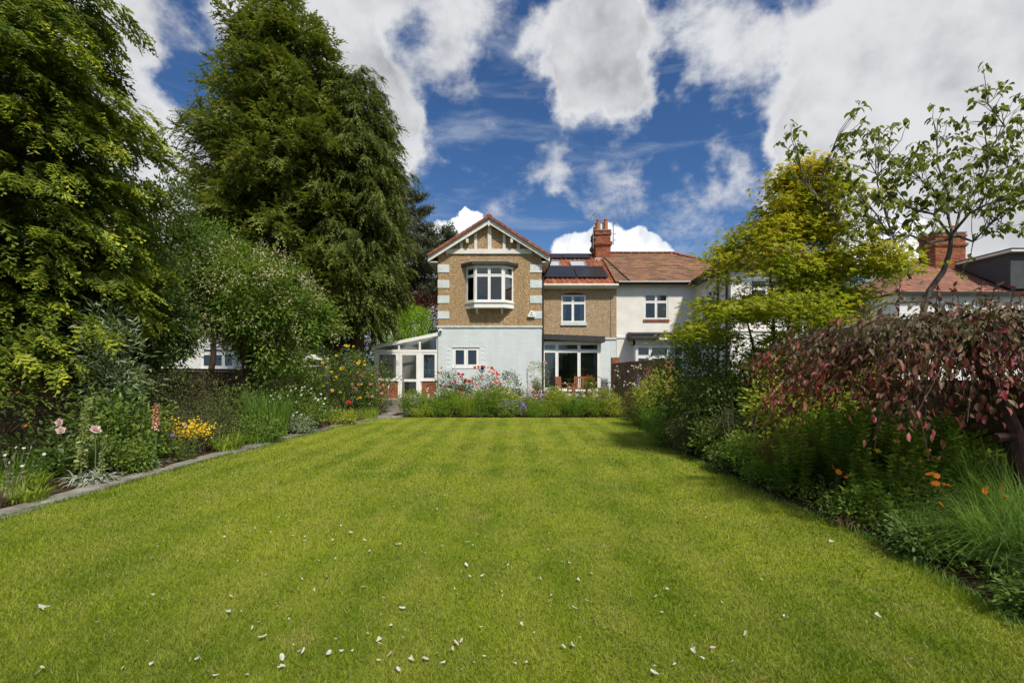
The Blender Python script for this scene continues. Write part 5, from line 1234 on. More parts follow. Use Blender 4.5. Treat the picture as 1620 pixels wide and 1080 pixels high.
# open cherry-like tree on the right
def cherry():
    rng = np.random.default_rng(52); T = empty('cherry_tree', (6.75, 8.6, 0), 0, 'open sparse tree with bunches of drooping leaves against the cloud on the right', 'tree')
    q = MB(); Y = 8.6; o = np.array([6.75, 8.6, 0])
    def pp(px, py, dy=0): return np.array(P(px, py, Y+dy))-o
    def limb(pts, r0, r1):
        n = len(pts); q.tube([Vector(p) for p in pts], [r0+(r1-r0)*i/(n-1) for i in range(n)], 6, cap=False); return pts
    trunk = [pp(1445, 640), pp(1448, 540), pp(1470, 460), pp(1492, 430), pp(1502, 400), pp(1505, 375)]
    trunk[0][2] = -.05; limb(trunk, .062, .036)
    mains = [[pp(1505, 378), pp(1470, 385, -.1), pp(1440, 370, -.2), pp(1405, 375, -.3), pp(1380, 340, -.4), pp(1350, 300, -.5)],
             [pp(1505, 378), pp(1480, 340, .1), pp(1440, 330, .2), pp(1400, 300, .2), pp(1370, 250, .1)],
             [pp(1505, 378), pp(1500, 340, 0), pp(1475, 300, 0), pp(1440, 270, .1), pp(1410, 240, .1)],
             [pp(1505, 375), pp(1520, 340, .1), pp(1545, 300, .2), pp(1575, 275, .3), pp(1610, 255, .3), pp(1640, 215, .3)],
             [pp(1545, 300, .2), pp(1560, 270, .1), pp(1565, 240, .1), pp(1590, 200, .1), pp(1560, 165, .1)],
             [pp(1510, 370), pp(1535, 335, -.3), pp(1560, 325, -.5), pp(1600, 318, -.7), pp(1640, 300, -.8)],
             [pp(1500, 345), pp(1500, 310, .3), pp(1485, 260, .4), pp(1480, 215, .5)],
             [pp(1440, 370, -.2), pp(1400, 400, -.3), pp(1350, 380, -.4), pp(1310, 330, -.4), pp(1275, 290, -.4), pp(1262, 240, -.4)],
             [pp(1310, 330, -.4), pp(1300, 270, -.3), pp(1325, 215, -.3)],
             [pp(1515, 370), pp(1540, 380, -.3), pp(1560, 360, -.5), pp(1580, 340, -.7)],
             [pp(1440, 440), pp(1425, 400, .4), pp(1400, 350, .6), pp(1385, 290, .7), pp(1390, 245, .7)]]
    nodes = []
    for m_ in mains:
        m_ = [np.array(p)+rng.normal(size=3)*.02 for p in m_]; limb(m_, .026, .007)
        for i in range(1, len(m_)-1):
            for f in (0, .5): nodes.append((m_[i]*(1-f)+m_[i+1]*f, unit((m_[i+1]-m_[i])[None])[0]))
        nodes.append((m_[-1], unit((m_[-1]-m_[-2])[None])[0]))
    ends = []
    for (p_, d_) in nodes:
        for k in range(4):
            dd = unit((d_*.7+rng.normal(size=3)*.75+np.array([0, 0, .55]))[None])[0]; l = .22+.5*rng.random(); e = p_+dd*l; m2 = p_+dd*l*.5+rng.normal(size=3)*.03
            q.tube([p_, m2, e], [.008, .005, .003], 4, cap=False); ends.append(e); 
            if rng.random() < .15: ends.append(m2)
            if rng.random() < .5:
                e2 = m2+unit((dd+rng.normal(size=3)*.7)[None])[0]*.25; q.tube([m2, e2], [.006, .003], 3, cap=False); ends.append(e2)
    q.build('trunk', M['barkg'], T); C = np.array(ends); n = 6; N = len(C)*n; CC = np.repeat(C, n, 0)
    az = rng.random(N)*2*pi; d = unit(np.stack([np.cos(az), np.sin(az), -.35-.9*rng.random(N)], 1)); pos = CC+rng.normal(size=(N, 3))*.035
    V, Fc, v = scatter(LEAFW[0], LEAFW[1], pos, basis(d, unit(rng.normal(size=(N, 3))*.35+np.array([0, 0, 1.]))), .125*(.55+.7*rng.random(N))[:, None]*np.array([[.95, 1, 1]]), LEAFW[2], rng.random(N))
    npmesh('crown', V, Fc, L['cherry'], T, v=v)
cherry()

# weeping purple plum on the right
def plum():
    rng = np.random.default_rng(53); T = empty('purple_plum_tree', (5.25, 5.1, 0), 0, 'low weeping purple-leaved tree arching over the right border', 'tree')
    q = MB(); q.tube([(0, -.1, -.05), (.03, -.1, .5), (-.02, -.05, 1.0), (-.1, .1, 1.5), (-.2, .3, 1.95)], [.10, .085, .08, .07, .05], 9)
    q.tube([(-.02, -.08, .95), (-.25, -.1, .93)], [.05, .045], 7)
    top = np.array([-.3, .35, 2.12]); pos = []; dr = []; iv = []; sc = []
    for b in range(400):
        az = rng.random()*2*pi; R_ = 1.15+.85*rng.random(); rise = .30+.35*rng.random(); st = top+np.array([math.cos(az), math.sin(az), 0])*rng.random()*.9; st[2] += .05*rng.random()-.35*np.hypot(st[0]-top[0], st[1]-top[1])**2*.5
        o = np.array([math.cos(az), math.sin(az), 0.]); sd = np.array([-o[1], o[0], 0])*rng.normal()*.25
        low = rng.random() < .45
        if rng.random() < .16: R_ += .35; rise += .35
        rb = np.hypot(st[0]-top[0], st[1]-top[1])
        L_ = max(.35, R_-rb); dz = (.52+.5*rng.random())*(L_/1.45)
        if low: dz = dz*1.3+.1; rise *= .6
        pt = lambda s: st+o*L_*s+sd*L_*s*s+np.array([0, 0, rise*L_*.5*s*(1-s*.6)-dz*s**2.2])
        if b % 2 == 0: q.tube([pt(0), pt(.3), pt(.6), pt(.85), pt(1)], [.014, .011, .008, .006, .003], 4, cap=False)
        n = int(40*(.5+L_/1.5))
        for k in range(n):
            s = .08+.94*rng.random(); p = pt(s)+rng.normal(size=3)*np.array([.05, .05, .04]); tg = pt(min(1.02, s+.05))-pt(s-.03); tg /= np.linalg.norm(tg)+1e-9
            d = tg*.5+rng.normal(size=3)*.45+np.array([0, 0, -.75]); pos.append(p); dr.append(d); iv.append(np.clip(.05+(s**3)*.85+rng.normal()*.25+(.5 if rng.random() < .14 else 0), 0, 1)); sc.append(.066*(.45+1.1*rng.random()))
    # upright young shoots above the dome
    for b in range(34):
        a = rng.random()*2*pi; rr = rng.random()*1.7; p0 = top+np.array([rr*math.cos(a), rr*math.sin(a), -.14*rr*rr+.1]); h = .14+.32*rng.random(); e = p0+np.array([rng.normal()*.06, rng.normal()*.06, h])
        q.tube([p0-np.array([0, 0, .1]), e], [.006, .003], 4, cap=False)
        for k in range(9): s = rng.random(); pos.append(p0+(e-p0)*s); dr.append(rng.normal(size=3)*.6+np.array([0, 0, .25])); iv.append(.7+.3*rng.random()); sc.append(.075)
    q.build('trunk', M['barkr'], T); N = len(pos)
    pos = np.array(pos); pos[:, 2] = np.maximum(pos[:, 2], .82+.25*rng.random(N))
    V, Fc, v = scatter(LEAFW[0], LEAFW[1], pos, basis(np.array(dr), unit(rng.normal(size=(N, 3))*.7+np.array([0, 0, 1.]))), np.array(sc)[:, None]*np.array([[.72, 1, 1]]), LEAFW[2], np.array(iv))
    npmesh('crown', V, Fc, L['plum'], T, v=v)
plum()

# ------------------------------------------------------------------ border plants
def blades(rng, n, base_r, length, lean, width, segs=4, lv=.35, droop=.35, up0=1.):
    a = rng.random(n)*2*pi; r_ = base_r*np.sqrt(rng.random(n)); bx, by = r_*np.cos(a), r_*np.sin(a)
    az = np.where(rng.random(n) < .7, a+rng.normal(size=n)*.6, rng.random(n)*2*pi); Ln = length*(1-lv+lv*1.6*rng.random(n)); le = lean*(.2+1.1*rng.random(n))
    V = np.zeros((n, segs*2+1, 3)); tw = az+pi/2
    for k in range(segs+1):
        t_ = k/segs; rr = Ln*le*t_**1.6; z = Ln*(t_*up0-droop*le*t_**2.6); w = width*(1-t_)**.6*(.6+.6*math.sin(pi*min(1, t_+.25)))
        cx_, cy_ = bx+np.cos(az)*rr, by+np.sin(az)*rr
        if k < segs:
            V[:, 2*k] = np.stack([cx_-np.cos(tw)*w, cy_-np.sin(tw)*w, z], 1); V[:, 2*k+1] = np.stack([cx_+np.cos(tw)*w, cy_+np.sin(tw)*w, z], 1)
        else: V[:, 2*k] = np.stack([cx_, cy_, z], 1)
    fs = []
    for k in range(segs-1): fs += [(2*k, 2*k+1, 2*k+3), (2*k, 2*k+3, 2*k+2)]
    k = segs-1; fs.append((2*k, 2*k+1, 2*k+2))
    Fc = np.array(fs)[None]+(np.arange(n)*(segs*2+1))[:, None, None]
    v = np.repeat(np.clip(rng.random(n), 0, 1), segs*2+1)
    return V.reshape(-1, 3), Fc.reshape(-1, 3), v
def strap(name, label, loc, n, br, length, lean, width, lm, seed, cat_='plant', droop=.35, group=None, segs=4):
    rng = np.random.default_rng(seed); V, Fc, v = blades(rng, n, br, length, lean, width, segs, droop=droop)
    o = npmesh(name, V, Fc, lm, None, loc, v); return tag(o, label, cat_, group)
def shrub(name, label, loc, r_, h, n, lsize, lm, seed, cat_='shrub', tpl=LEAF, spread=None, per=34, group=None, bark='bark', up=.6, zb=.45, stems=4, droop=0.):
    return broadleaf(name, label, loc, [((0, 0, h*(1-zb)), (r_, r_*.95, h*zb)), ((r_*.3, 0, h*.35), (r_*.85, r_*.8, h*.33))], n, per, spread or max(.07, r_*.16), lsize, lm, seed, (.014+.01*r_, .008), None, cat_, tpl, .45, .8, bark, droop, group, up, stems, woodname='stems', crownname='foliage', twig=.004, hmin=.1, sides=4)
PET = {}
def flower_tpl(kind, size):
    V = []; Fc = []; tv = []
    rng = random.Random(4)
    if kind == 'rose':
        for ring, (n, el, l) in enumerate(((5, 15, 1.), (5, 45, .8), (4, 75, .6))):
            for i in range(n):
                a = 2*pi*(i+.5*ring)/n; e = math.radians(el); c = (math.cos(a)*math.cos(e), math.sin(a)*math.cos(e), math.sin(e)); s_ = (-math.sin(a), math.cos(a), 0)
                b = len(V); w = .42
                V += [(0, 0, 0), (c[0]*.6*l+s_[0]*w*l, c[1]*.6*l+s_[1]*w*l, c[2]*.6*l), (c[0]*l, c[1]*l, c[2]*l*.95+.08), (c[0]*.6*l-s_[0]*w*l, c[1]*.6*l-s_[1]*w*l, c[2]*.6*l)]; Fc += [(b, b+1, b+2), (b, b+2, b+3)]; tv += [.3, .6, 1, .6]
    else:
        n = {'daisy': 9, 'lily': 6, 'five': 5}[kind]; w = {'daisy': .22, 'lily': .24, 'five': .42}[kind]
        for i in range(n):
            a = 2*pi*i/n; c = (math.cos(a), math.sin(a)); s_ = (-c[1], c[0]); b = len(V)
            V += [(0, 0, 0), (c[0]*.55+s_[0]*w, c[1]*.55+s_[1]*w, .12), (c[0], c[1], .1), (c[0]*.55-s_[0]*w, c[1]*.55-s_[1]*w, .12)]; Fc += [(b, b+1, b+2), (b, b+2, b+3)]; tv += [.2, .6, 1, .6]
        b = len(V); V += [(.16*math.cos(k*pi/3), .16*math.sin(k*pi/3), .10) for k in range(6)]+[(0, 0, .2)]; Fc += [(b+k, b+(k+1) % 6, b+6) for k in range(6)]; tv += [0]*7
    return np.array(V, float), np.array(Fc), np.array(tv, float)
def blossoms(parent, pts, kind, size, lm, seed, single=False, face=.7):
    rng = np.random.default_rng(seed); T = flower_tpl(kind, size); pts = np.asarray(pts, float)
    N = len(pts); nrm = unit(rng.normal(size=(N, 3))*.5+np.array([0, -face, .6])); x = unit(np.cross(nrm, rng.normal(size=(N, 3)))); y = np.cross(nrm, x); R_ = np.stack([x, y, nrm], 2)
    s = size*(.75+.5*rng.random(N))
    if single:
        for i in range(N):
            V, Fc, v = scatter(T[0], T[1], pts[i:i+1], R_[i:i+1], s[i:i+1], T[2], None); npmesh('blossom', V, Fc, lm, parent, v=v)
    else:
        V, Fc, v = scatter(T[0], T[1], pts, R_, s, T[2], None); tag(npmesh('blossoms', V, Fc, lm, parent, v=v), kind='stuff')
def stems_plant(name, label, loc, n, br, h, lean, lm, ll, seed, tpl=LEAFN, wh=3, step=.055, cat_='plant', stem='stemg', group=None, start=.05, taper=.6, flowers=None, sr=.004, scatt=.35):
    """upright stems clothed in leaves; flowers = (kind, size, mat, per stem, single)"""
    rng = np.random.default_rng(seed); T = empty(name, loc, 0, label, cat_, group); q = MB(); pos = []; dr = []; iv = []; sc = []; tops = []
    for i in range(n):
        a = rng.random()*2*pi; r_ = br*math.sqrt(rng.random()); b = np.array([r_*math.cos(a), r_*math.sin(a), 0]); hh = h*(1-scatt+scatt*1.3*rng.random()); la = a+rng.normal()*.5
        o = np.array([math.cos(la), math.sin(la), 0])*lean*(.3+rng.random()); pt = lambda s: b+o*hh*s*s+np.array([0, 0, hh*s])
        q.tube([pt(0), pt(.35), pt(.7), pt(1)], [sr, sr*.9, sr*.7, sr*.5], 3, cap=False); s = start
        while s < 1.0:
            ph = rng.random()*2*pi
            for k in range(wh):
                an = ph+2*pi*k/wh; pos.append(pt(s)); dr.append(np.array([math.cos(an), math.sin(an), .35+.5*s+rng.normal()*.2])); iv.append(s*(.5+.5*rng.random())); sc.append(ll*(1-(taper*s))*(.75+.5*rng.random()))
            s += step/hh
        tops.append(pt(1))
    q.build('stems', M[stem], T); pos = np.array(pos)
    V, Fc, v = scatter(tpl[0], tpl[1], pos, basis(np.array(dr), unit(rng.normal(size=(len(pos), 3))*.25+np.array([0, 0, 1.]))), np.array(sc), tpl[2], np.clip(np.array(iv), 0, 1)); npmesh('foliage', V, Fc, lm, T, v=v)
    if flowers:
        kind, size, fm, per, single = flowers; tops = np.array(tops); pts = np.repeat(tops, per, 0)
        if per > 1: pts = pts+rng.normal(size=pts.shape)*np.array([.04, .04, .03])
        blossoms(T, pts[:60] if single else pts, kind, size, L[fm], seed+1, single)
    return T, tops
def spire(name, label, loc, h, z0, r_, lm, fm, seed, n=70, group=None, fsize=.03, rosette=True, stem='stemg', leafm=None, cat_='flower', taper=.4):
    rng = np.random.default_rng(seed); T = empty(name, loc, 0, label, cat_, group); q = MB(); q.tube([(0, 0, 0), (.01, 0, h*.5), (rng.normal()*.02, 0, h)], [.009, .008, .004], 5, cap=False); q.build('stem', M[stem], T)
    s = (np.arange(n)+.5)/n; an = np.arange(n)*2.4+rng.normal(size=n)*.35; rr = r_*(1-taper*s)*(.75+.5*rng.random(n)); z = z0+(h-z0)*s+rng.normal(size=n)*.006
    pos = np.stack([np.cos(an)*rr*.3, np.sin(an)*rr*.3, z], 1); d = np.stack([np.cos(an), np.sin(an), np.full(n, -.55)], 1)
    TP = np.array([(-.2, 0, 0), (.2, 0, 0), (.26, 1, .05), (-.26, 1, .05), (0, .5, .3), (0, 1.1, -.15)], float); FP = np.array([(0, 1, 4), (1, 2, 4), (2, 3, 4), (3, 0, 4), (3, 2, 5)])
    V, Fc, v = scatter(TP, FP, pos, basis(d, np.tile([[0, 0, 1.]], (n, 1))), rr*1.15, np.array([0, 0, 1, 1, .5, 1.]), None); npmesh('flower_spike', V, Fc, fm, T, v=v)
    if rosette:
        V, Fc, v = blades(rng, 26, .05, .22, 1.2, .02, 3, droop=.6); npmesh('foliage', V, Fc, leafm or L['midleaf'], T, v=v)
    return T

def G(px, py_base, z=.03):
    """ground position seen at a photograph pixel"""
    Y = (EYE-z)*F/(py_base-HY); return ((px-CX)*Y/F, Y, z)

# ---- left border, from the near end
strap('dried_grass_clump', 'brown dried grass clump at the left edge by the stone edging', (-6.15, 5.55, .03), 260, .22, .36, 1.0, .004, L['dry'], 101, 'grass clump', .5)
strap('lily_clump', 'bright green strappy clump beside the dried brown grass', (-6.45, 6.35, .03), 150, .22, .36, .9, .011, L['ygrass'], 102, droop=.6)
strap('lily_clump', 'low yellow green leafy clump on the stone edging at the far left', (-5.95, 5.95, .03), 110, .18, .26, .9, .010, L['ygrass'], 103, droop=.6)
strap('grass_clump', 'fine dark green grassy clump behind the yellow green lilies', (-6.9, 6.6, .03), 300, .35, .6, .7, .006, L['grass'], 104, droop=.5)
def silver_stems(label, loc, n, h, seed, fl=None):
    T, tops = stems_plant('silver_campion', label, loc, n, .10, h, .28, M['silver'], .07, seed, wh=2, step=.09, stem='barkg', sr=.005, taper=.7); V, Fc, v = blades(np.random.default_rng(seed), 60, .12, .16, 1.1, .014, 3, droop=.7); npmesh('basal_leaves', V, Fc, M['silver'], T, v=v)
    if fl: blossoms(T, tops, 'five', .022, L[fl], seed+1)
    return T
silver_stems('silvery campion with a few white flowers at the far left edge', (-6.25, 6.05, .03), 9, .62, 105, 'white')
# pink peonies
T, tops = stems_plant('peony_plant', 'peony with a pair of pale pink double blooms and dark foliage', (-6.5, 7.05, .03), 9, .16, .55, .15, L['darkleaf'], .13, 106, tpl=LEAFW, wh=2, step=.10, taper=.3)
blossoms(T, [(.0, -.1, .86), (.035, -.12, .75)], 'rose', .085, L['palepink'], 107, True)
q = MB(); q.tube([(0, 0, .1), (.0, -.05, .5), (.02, -.1, .8)], .005, 5); q.build('flower_stem', M['stemg'], T)
T = empty('peony_bloom_stem', (-6.08, 7.05, .03), 0, 'single faded pink peony bloom on a bare green stem', 'flower'); q = MB(); q.tube([(0, 0, 0), (.01, 0, .4), (0, 0, .72)], .008, 6); q.build('stem', M['stemg'], T); blossoms(T, [(0, 0, .74)], 'rose', .09, L['palepink'], 108, True)
def mullein(label, loc, h, lean, seed, r_=.055):
    rng = np.random.default_rng(seed); T = empty('mullein', loc, 0, label, 'plant'); q = MB(); tip = np.array([lean, 0, h]); q.tube([(0, 0, 0), (lean*.2, 0, h*.5), tuple(tip)], [.014, .011, .006], 6); q.build('stem', M['stemg'], T)
    n = int(220*h); s = .15+.85*rng.random(n); an = rng.random(n)*2*pi; ctr = np.stack([lean*(s**2), np.zeros(n), h*s], 1); d = np.stack([np.cos(an), np.sin(an), .3+rng.normal(size=n)*.3], 1)
    V, Fc, v = scatter(LEAFW[0], LEAFW[1], ctr+unit(d)*r_*.3, basis(d, unit(rng.normal(size=(n, 3))*.4+np.array([0, 0, 1.]))), r_*(1.2-.5*s)*(.7+.6*rng.random(n)), LEAFW[2], rng.random(n)); npmesh('seed_leaves', V, Fc, leafmat('pale_green_bract', (.30, .36, .12), (.50, .53, .26), trans=.25), T, v=v)
    V, Fc, v = blades(rng, 46, .08, .26, 1.3, .028, 4, droop=.75); npmesh('basal_leaves', V, Fc, M['silver'], T, v=v); return T
mullein('tall pale green mullein spire between the pink peony blooms', (-6.2, 6.95, .03), 1.2, .12, 111, .055)
mullein('short pale mullein spire with silvery leaves right of the faded peony', (-5.95, 7.0, .03), .66, .06, 112, .035)
strap('silver_rosette', 'silvery felted leaves spilling over the stone edging', (-5.98, 6.85, .03), 80, .20, .17, 1.2, .018, M['silver'], 113, droop=.8)
spire('red_hot_poker', 'red and white banded flower spike standing alone on the left border', G(246, 738), 1.04, .62, .040, None, leafmat('poker_red', (.50, .05, .04), (.62, .09, .06), (.80, .62, .52), trans=.2), 114, n=66, leafm=M['silver'], taper=.25)
shrub('currant_shrub', 'mid green bush behind the red flower spike', (-6.95, 8.5, .03), .75, 1.35, 100, .085, L['midleaf'], 115)
shrub('leafy_perennial', 'low bright green leafy mound at the foot of the currant bush', (-6.25, 7.75, .03), .4, .5, 60, .06, L['midleaf'], 116)
shrub('leafy_perennial', 'low deep green mound beside the silvery rosette', (-6.5, 7.5, .03), .35, .5, 45, .06, L['darkleaf'], 117)
shrub('quince_shrub', 'twiggy shrub with a few orange flowers against the left wall', (-7.7, 7.3, .03), .8, 1.6, 60, .055, L['darkleaf'], 118, per=14, stems=6)
T = bpy.data.objects['quince_shrub']; rng = np.random.default_rng(119); p, _ = ellip(rng, 9, (0, -.2, .9), (.8, .7, .6), .8); blossoms(T, p, 'five', .028, L['orange'], 120)
# yellow flowers on grey stems
for i, (px, pb) in enumerate(((283, 722), (300, 718), (320, 716))):
    c = G(px, pb); T, tops = stems_plant('yellow_flowered_plant', ['leftmost', 'middle', 'rightmost'][i]+' of three clumps of grey stems topped with yellow flowers', c, 4, .10, .58, .18, M['silver'], .05, 121+i, wh=2, step=.12, stem='barkg', sr=.007, taper=.7)
    pts = np.repeat(tops, 40, 0)+np.random.default_rng(i).normal(size=(len(tops)*40, 3))*np.array([.07, .07, .08]); blossoms(T, pts, 'five', .020, L['yellow'], 124+i)
shrub('heather_shrub', 'big soft dull olive feathery shrub on the left border', (-6.95, 10.2, .03), .9, 1.6, 150, .045, L['heather'], 131, per=60, tpl=LEAFN, spread=.14)
shrub('heather_shrub', 'lower feathery olive brown shrub touching the stone edging side', (-6.45, 9.6, .03), .5, .9, 80, .04, L['heather'], 132, per=50, tpl=LEAFN)
shrub('grey_buddleia', 'tall grey green willow-leaved shrub under the golden conifer', (-7.5, 8.95, .03), .55, 2.9, 110, .13, L['grey'], 133, tpl=LEAFN, per=26, zb=.5, spread=.16, stems=5)
T, tops = stems_plant('cranesbill', 'low leafy plant with lone purple flowers in front of the olive shrub', (-5.95, 8.8, .03), 20, .25, .5, .3, L['midleaf'], .06, 134, tpl=LEAF, step=.07); blossoms(T, [(.08, -.1, .62), (-.15, -.1, .45)], 'five', .04, L['purple'], 135, True)
strap('lily_clump', 'arching yellow green leaves edging the path at mid border', (-5.85, 9.9, .03), 130, .25, .5, 1., .013, L['ygrass'], 136, droop=.7)
strap('crocosmia_clump', 'tall upright fan of sword-shaped green leaves on the left border', (-6.0, 11.9, .03), 330, .45, 1.25, .38, .014, L['grass'], 137, droop=.35, segs=5)
strap('lily_clump', 'low arching leaves below the sword-leaved fan', (-5.75, 10.9, .03), 160, .35, .5, 1., .012, L['grass'], 138, droop=.7)
shrub('leafy_perennial', 'fresh green mound right of the arching leaves', (-5.85, 11.2, .03), .5, .6, 60, .055, L['midleaf'], 139)
def flowering(name, label, loc, r_, h, n, lsize, lm, seed, nf, kind, fs, fm, **kw):
    T, C = shrub(name, label, loc, r_, h, n, lsize, lm, seed, **kw); rng = np.random.default_rng(seed+500)
    p, d = ellip(rng, nf*3, (0, 0, h*.58), (r_*1.08, r_*1.05, h*.5), .92); p = p[(p[:, 1] < r_*.25) & (p[:, 2] > h*.25)][:nf]; blossoms(T, p, kind, fs, L[fm], seed+501); return T
flowering('white_rose_bush', 'rounded bush speckled with small white flowers on the left border', (-5.95, 13.4, .03), .75, 1.15, 110, .06, L['midleaf'], 141, 70, 'five', .032, 'white')
flowering('rose_bush', 'dark green rose bush with scattered cream blooms behind the white flowered bush', (-6.75, 14.9, .03), .95, 1.7, 120, .065, L['midleaf'], 142, 26, 'rose', .045, 'cream')
flowering('yellow_rose_bush', 'tall climbing rose with yellow blooms left of the conservatory', (-5.95, 17.4, .03), .85, 2.45, 150, .07, L['darkleaf'], 143, 38, 'rose', .065, 'yellow')
flowering('pink_rose_bush', 'rose bush full of pale pink blooms beside the handrail', (-5.3, 17.8, .03), .6, 1.5, 90, .06, L['midleaf'], 144, 34, 'rose', .06, 'pink')
flowering('red_rose_bush', 'rose bush with deep red blooms left of the conservatory door', (-5.7, 19.1, .03), .55, 1.75, 80, .06, L['darkleaf'], 145, 24, 'rose', .055, 'magenta')
flowering('pansy_rose', 'small bush with purple and mauve flowers under the conservatory window', (-5.9, 18.6, .03), .5, 1.9, 60, .06, L['midleaf'], 146, 16, 'five', .055, 'purple')
T, tops = stems_plant('poppy_plant', 'leafy plant with one bright orange red poppy by the path', (-5.25, 15.7, .03), 22, .4, .5, .3, L['midleaf'], .08, 147, step=.08); blossoms(T, [(.05, -.3, .62)], 'rose', .085, L['red'], 148, True)
shrub('leafy_perennial', 'pale green frilly mound edging the lawn near the path end', (-5.35, 15.0, .03), .5, .42, 60, .05, L['varieg'], 149)
shrub('leafy_perennial', 'grey green low mound beneath the white flowered bush', (-5.6, 12.7, .03), .42, .42, 50, .05, L['grey'], 150)
strap('grass_clump', 'yellow green grassy tuft at the path edge near the pink roses', (-5.0, 16.7, .03), 240, .35, .45, .6, .007, L['ygrass'], 151)
shrub('leafy_perennial', 'upright mid green perennials behind the sword leaves', (-6.9, 12.2, .03), .7, 1.3, 80, .06, L['midleaf'], 152)
shrub('elder_shrub', 'olive green shrub against the wall above the red brick gap', (-7.3, 16.6, .03), .9, 1.9, 110, .075, L['midleaf'], 153)
spire('foxglove', 'leaning foxglove spire with purple bells on the left border', (-5.95, 15.6, .03), 1.55, .9, .05, None, L['purple'], 154, n=50)
shrub('leafy_perennial', 'dark leafy filler behind the peonies', (-6.9, 7.3, .03), .5, .8, 50, .07, L['darkleaf'], 155)
shrub('leafy_perennial', 'shaded leafy mound behind the fine grass at the far left', (-7.6, 6.3, .03), .6, 1.0, 60, .07, L['darkleaf'], 156)
# golden low branch tips at the left edge
conifer('low_conifer', 'low golden conifer spray reaching in at the left edge below the big tree', (-7.3, 6.3, 0), 2.45, lin([(1.2, .75), (1.8, .8), (2.45, .3)]), 1.1, 36, 16, L['leyland'], 24, ss=.3, droop=.35, lift=.25, down=.2, trunk=.04, cat_='shrub')

# ---- far border in front of the terrace
for i, (x, y, rr, h, lm, lab) in enumerate([(-3.7, 18.1, .55, .55, 'fresh', 'fresh green mound right of the path slabs'), (-2.9, 18.0, .5, .5, 'fresh', 'low mound with tiny leaves below the brick plinth'),
    (-1.7, 18.2, .6, .75, 'ygrass', 'bright yellow green mound under the red roses'), (-.9, 18.2, .5, .65, 'fresh', 'bright mound right of the yellow green one'), (.55, 18.3, .45, .5, 'fresh', 'green mound left of the mauve flowered plant'),
    (1.45, 18.2, .6, .65, 'ygrass', 'grassy light green mound at the middle of the far border'), (2.3, 18.1, .5, .6, 'grass', 'green mound with white specks in front of the terrace'), (3.2, 18.2, .55, .7, 'ygrass', 'yellow green feathery mound near the right end of the far border')]):
    if lm in ('ygrass', 'grass'): strap('leafy_clump', lab, (x, y, .03), 480, rr*.9, h*[1.25,.9,1.35,.8][i % 4], .7, .009, L[lm], 160+i)
    else: shrub('leafy_clump', lab, (x, y, .03), rr*1.1, h*[1.7,1.1,1.4][i % 3], 110, .06, L[lm], 160+i)
for i, (x, rr, h, lm, lab) in enumerate([(-3.3, .35, .34, 'varieg', 'yellow green edging plant near the path end of the far border'), (-2.2, .4, .36, 'fresh', 'low edging plant in front of the red roses'), (-1.2, .35, .3, 'grass', 'low grassy edging plant left of centre'), (-.2, .4, .36, 'fresh', 'low green edging plant at the centre of the far border'), (.9, .35, .34, 'grass', 'low edging grass in front of the mauve mound'), (2.8, .4, .4, 'fresh', 'low edging plant with white flecks near the right end'), (3.75, .35, .36, 'varieg', 'pale edging plant at the right corner of the far border')]):
    if lm == 'grass': strap('edging_plant', lab, (x, 17.68+.08*(i % 3), .02), 300, rr, h, .7, .007, L[lm], 180+i)
    else: shrub('edging_plant', lab, (x, 17.68+.08*(i % 3), .02), rr*1.1, h*[.9,1.5][i % 2], 70, .045, L[lm], 180+i)
flowering('orange_red_rose_bush', 'rose bush with clustered coral red blooms below the small window', (-1.15, 19.3, .03), .75, 1.75, 90, .06, L['darkleaf'], 201, 40, 'rose', .07, 'coral', per=34)
flowering('dark_rose_bush', 'loose rose bush with crimson blooms against the conservatory plinth', (-2.55, 19.3, .03), .6, 1.75, 80, .065, L['darkleaf'], 202, 14, 'rose', .065, 'magenta', per=34)
shrub('rose_bush', 'leafy flowerless rose right of the coral red roses', (-.1, 19.4, .03), .45, 1.65, 60, .07, L['darkleaf'], 203, per=30)
shrub('variegated_shrub', 'cream and green variegated dome below the pale blue wall', (.35, 19.4, .03), .75, .95, 110, .05, leafmat('variegated', (.16, .18, .07), (.42, .42, .26), trans=.25), 204)
flowering('mauve_flower_mound', 'mound covered in small mauve flowers at the front of the far border', (.0, 18.1, .03), .55, .55, 60, .045, L['grey'], 205, 120, 'five', .03, 'purple')
spire('foxglove', 'dark pink foxglove spire in front of the pale blue wall', (.62, 19.6, .3), 1.5, .85, .045, None, L['rust'], 206, n=50)
flowering('standard_rose', 'standard rose with pinkish blooms on a pale bare stem', (1.05, 19.5, .3), .42, 1.9, 60, .05, L['fresh'], 207, 16, 'rose', .05, 'pink', per=16, zb=.3)
shrub('bronze_shrub', 'bronze leaved shrub at the foot of the terrace', (1.55, 19.4, .03), .45, .95, 60, .05, L['bronze'], 208)
for i, (x, y, col, n, lab) in enumerate([(-3.4, 18.7, 'magenta', 10, 'pink sweet williams by the conservatory door'), (-2.9, 18.6, 'white', 14, 'white flower spikes below the brick plinth'), (-2.2, 18.5, 'red', 5, 'orange red poppies right of the white flower spikes'),
    (2.0, 18.7, 'white', 12, 'white daisies near the terracotta pot'), (3.0, 18.8, 'cream', 14, 'cream flowers before the dividing wall'), (-4.05, 19.2, 'magenta', 14, 'purple pink flowers at the foot of the handrail'), (-1.8, 18.9, 'pink', 8, 'pink flowers between the two rose bushes'), (.95, 18.7, 'purple', 10, 'blue purple flowers beside the variegated dome')]):
    stems_plant('flowering_perennial', lab, (x, y, .03), n, .25, .75, .25, L['fresh'], .07, 210+i, step=.07, flowers=('five' if col in ('white', 'cream', 'purple') else 'rose', .05, col, 1, False))
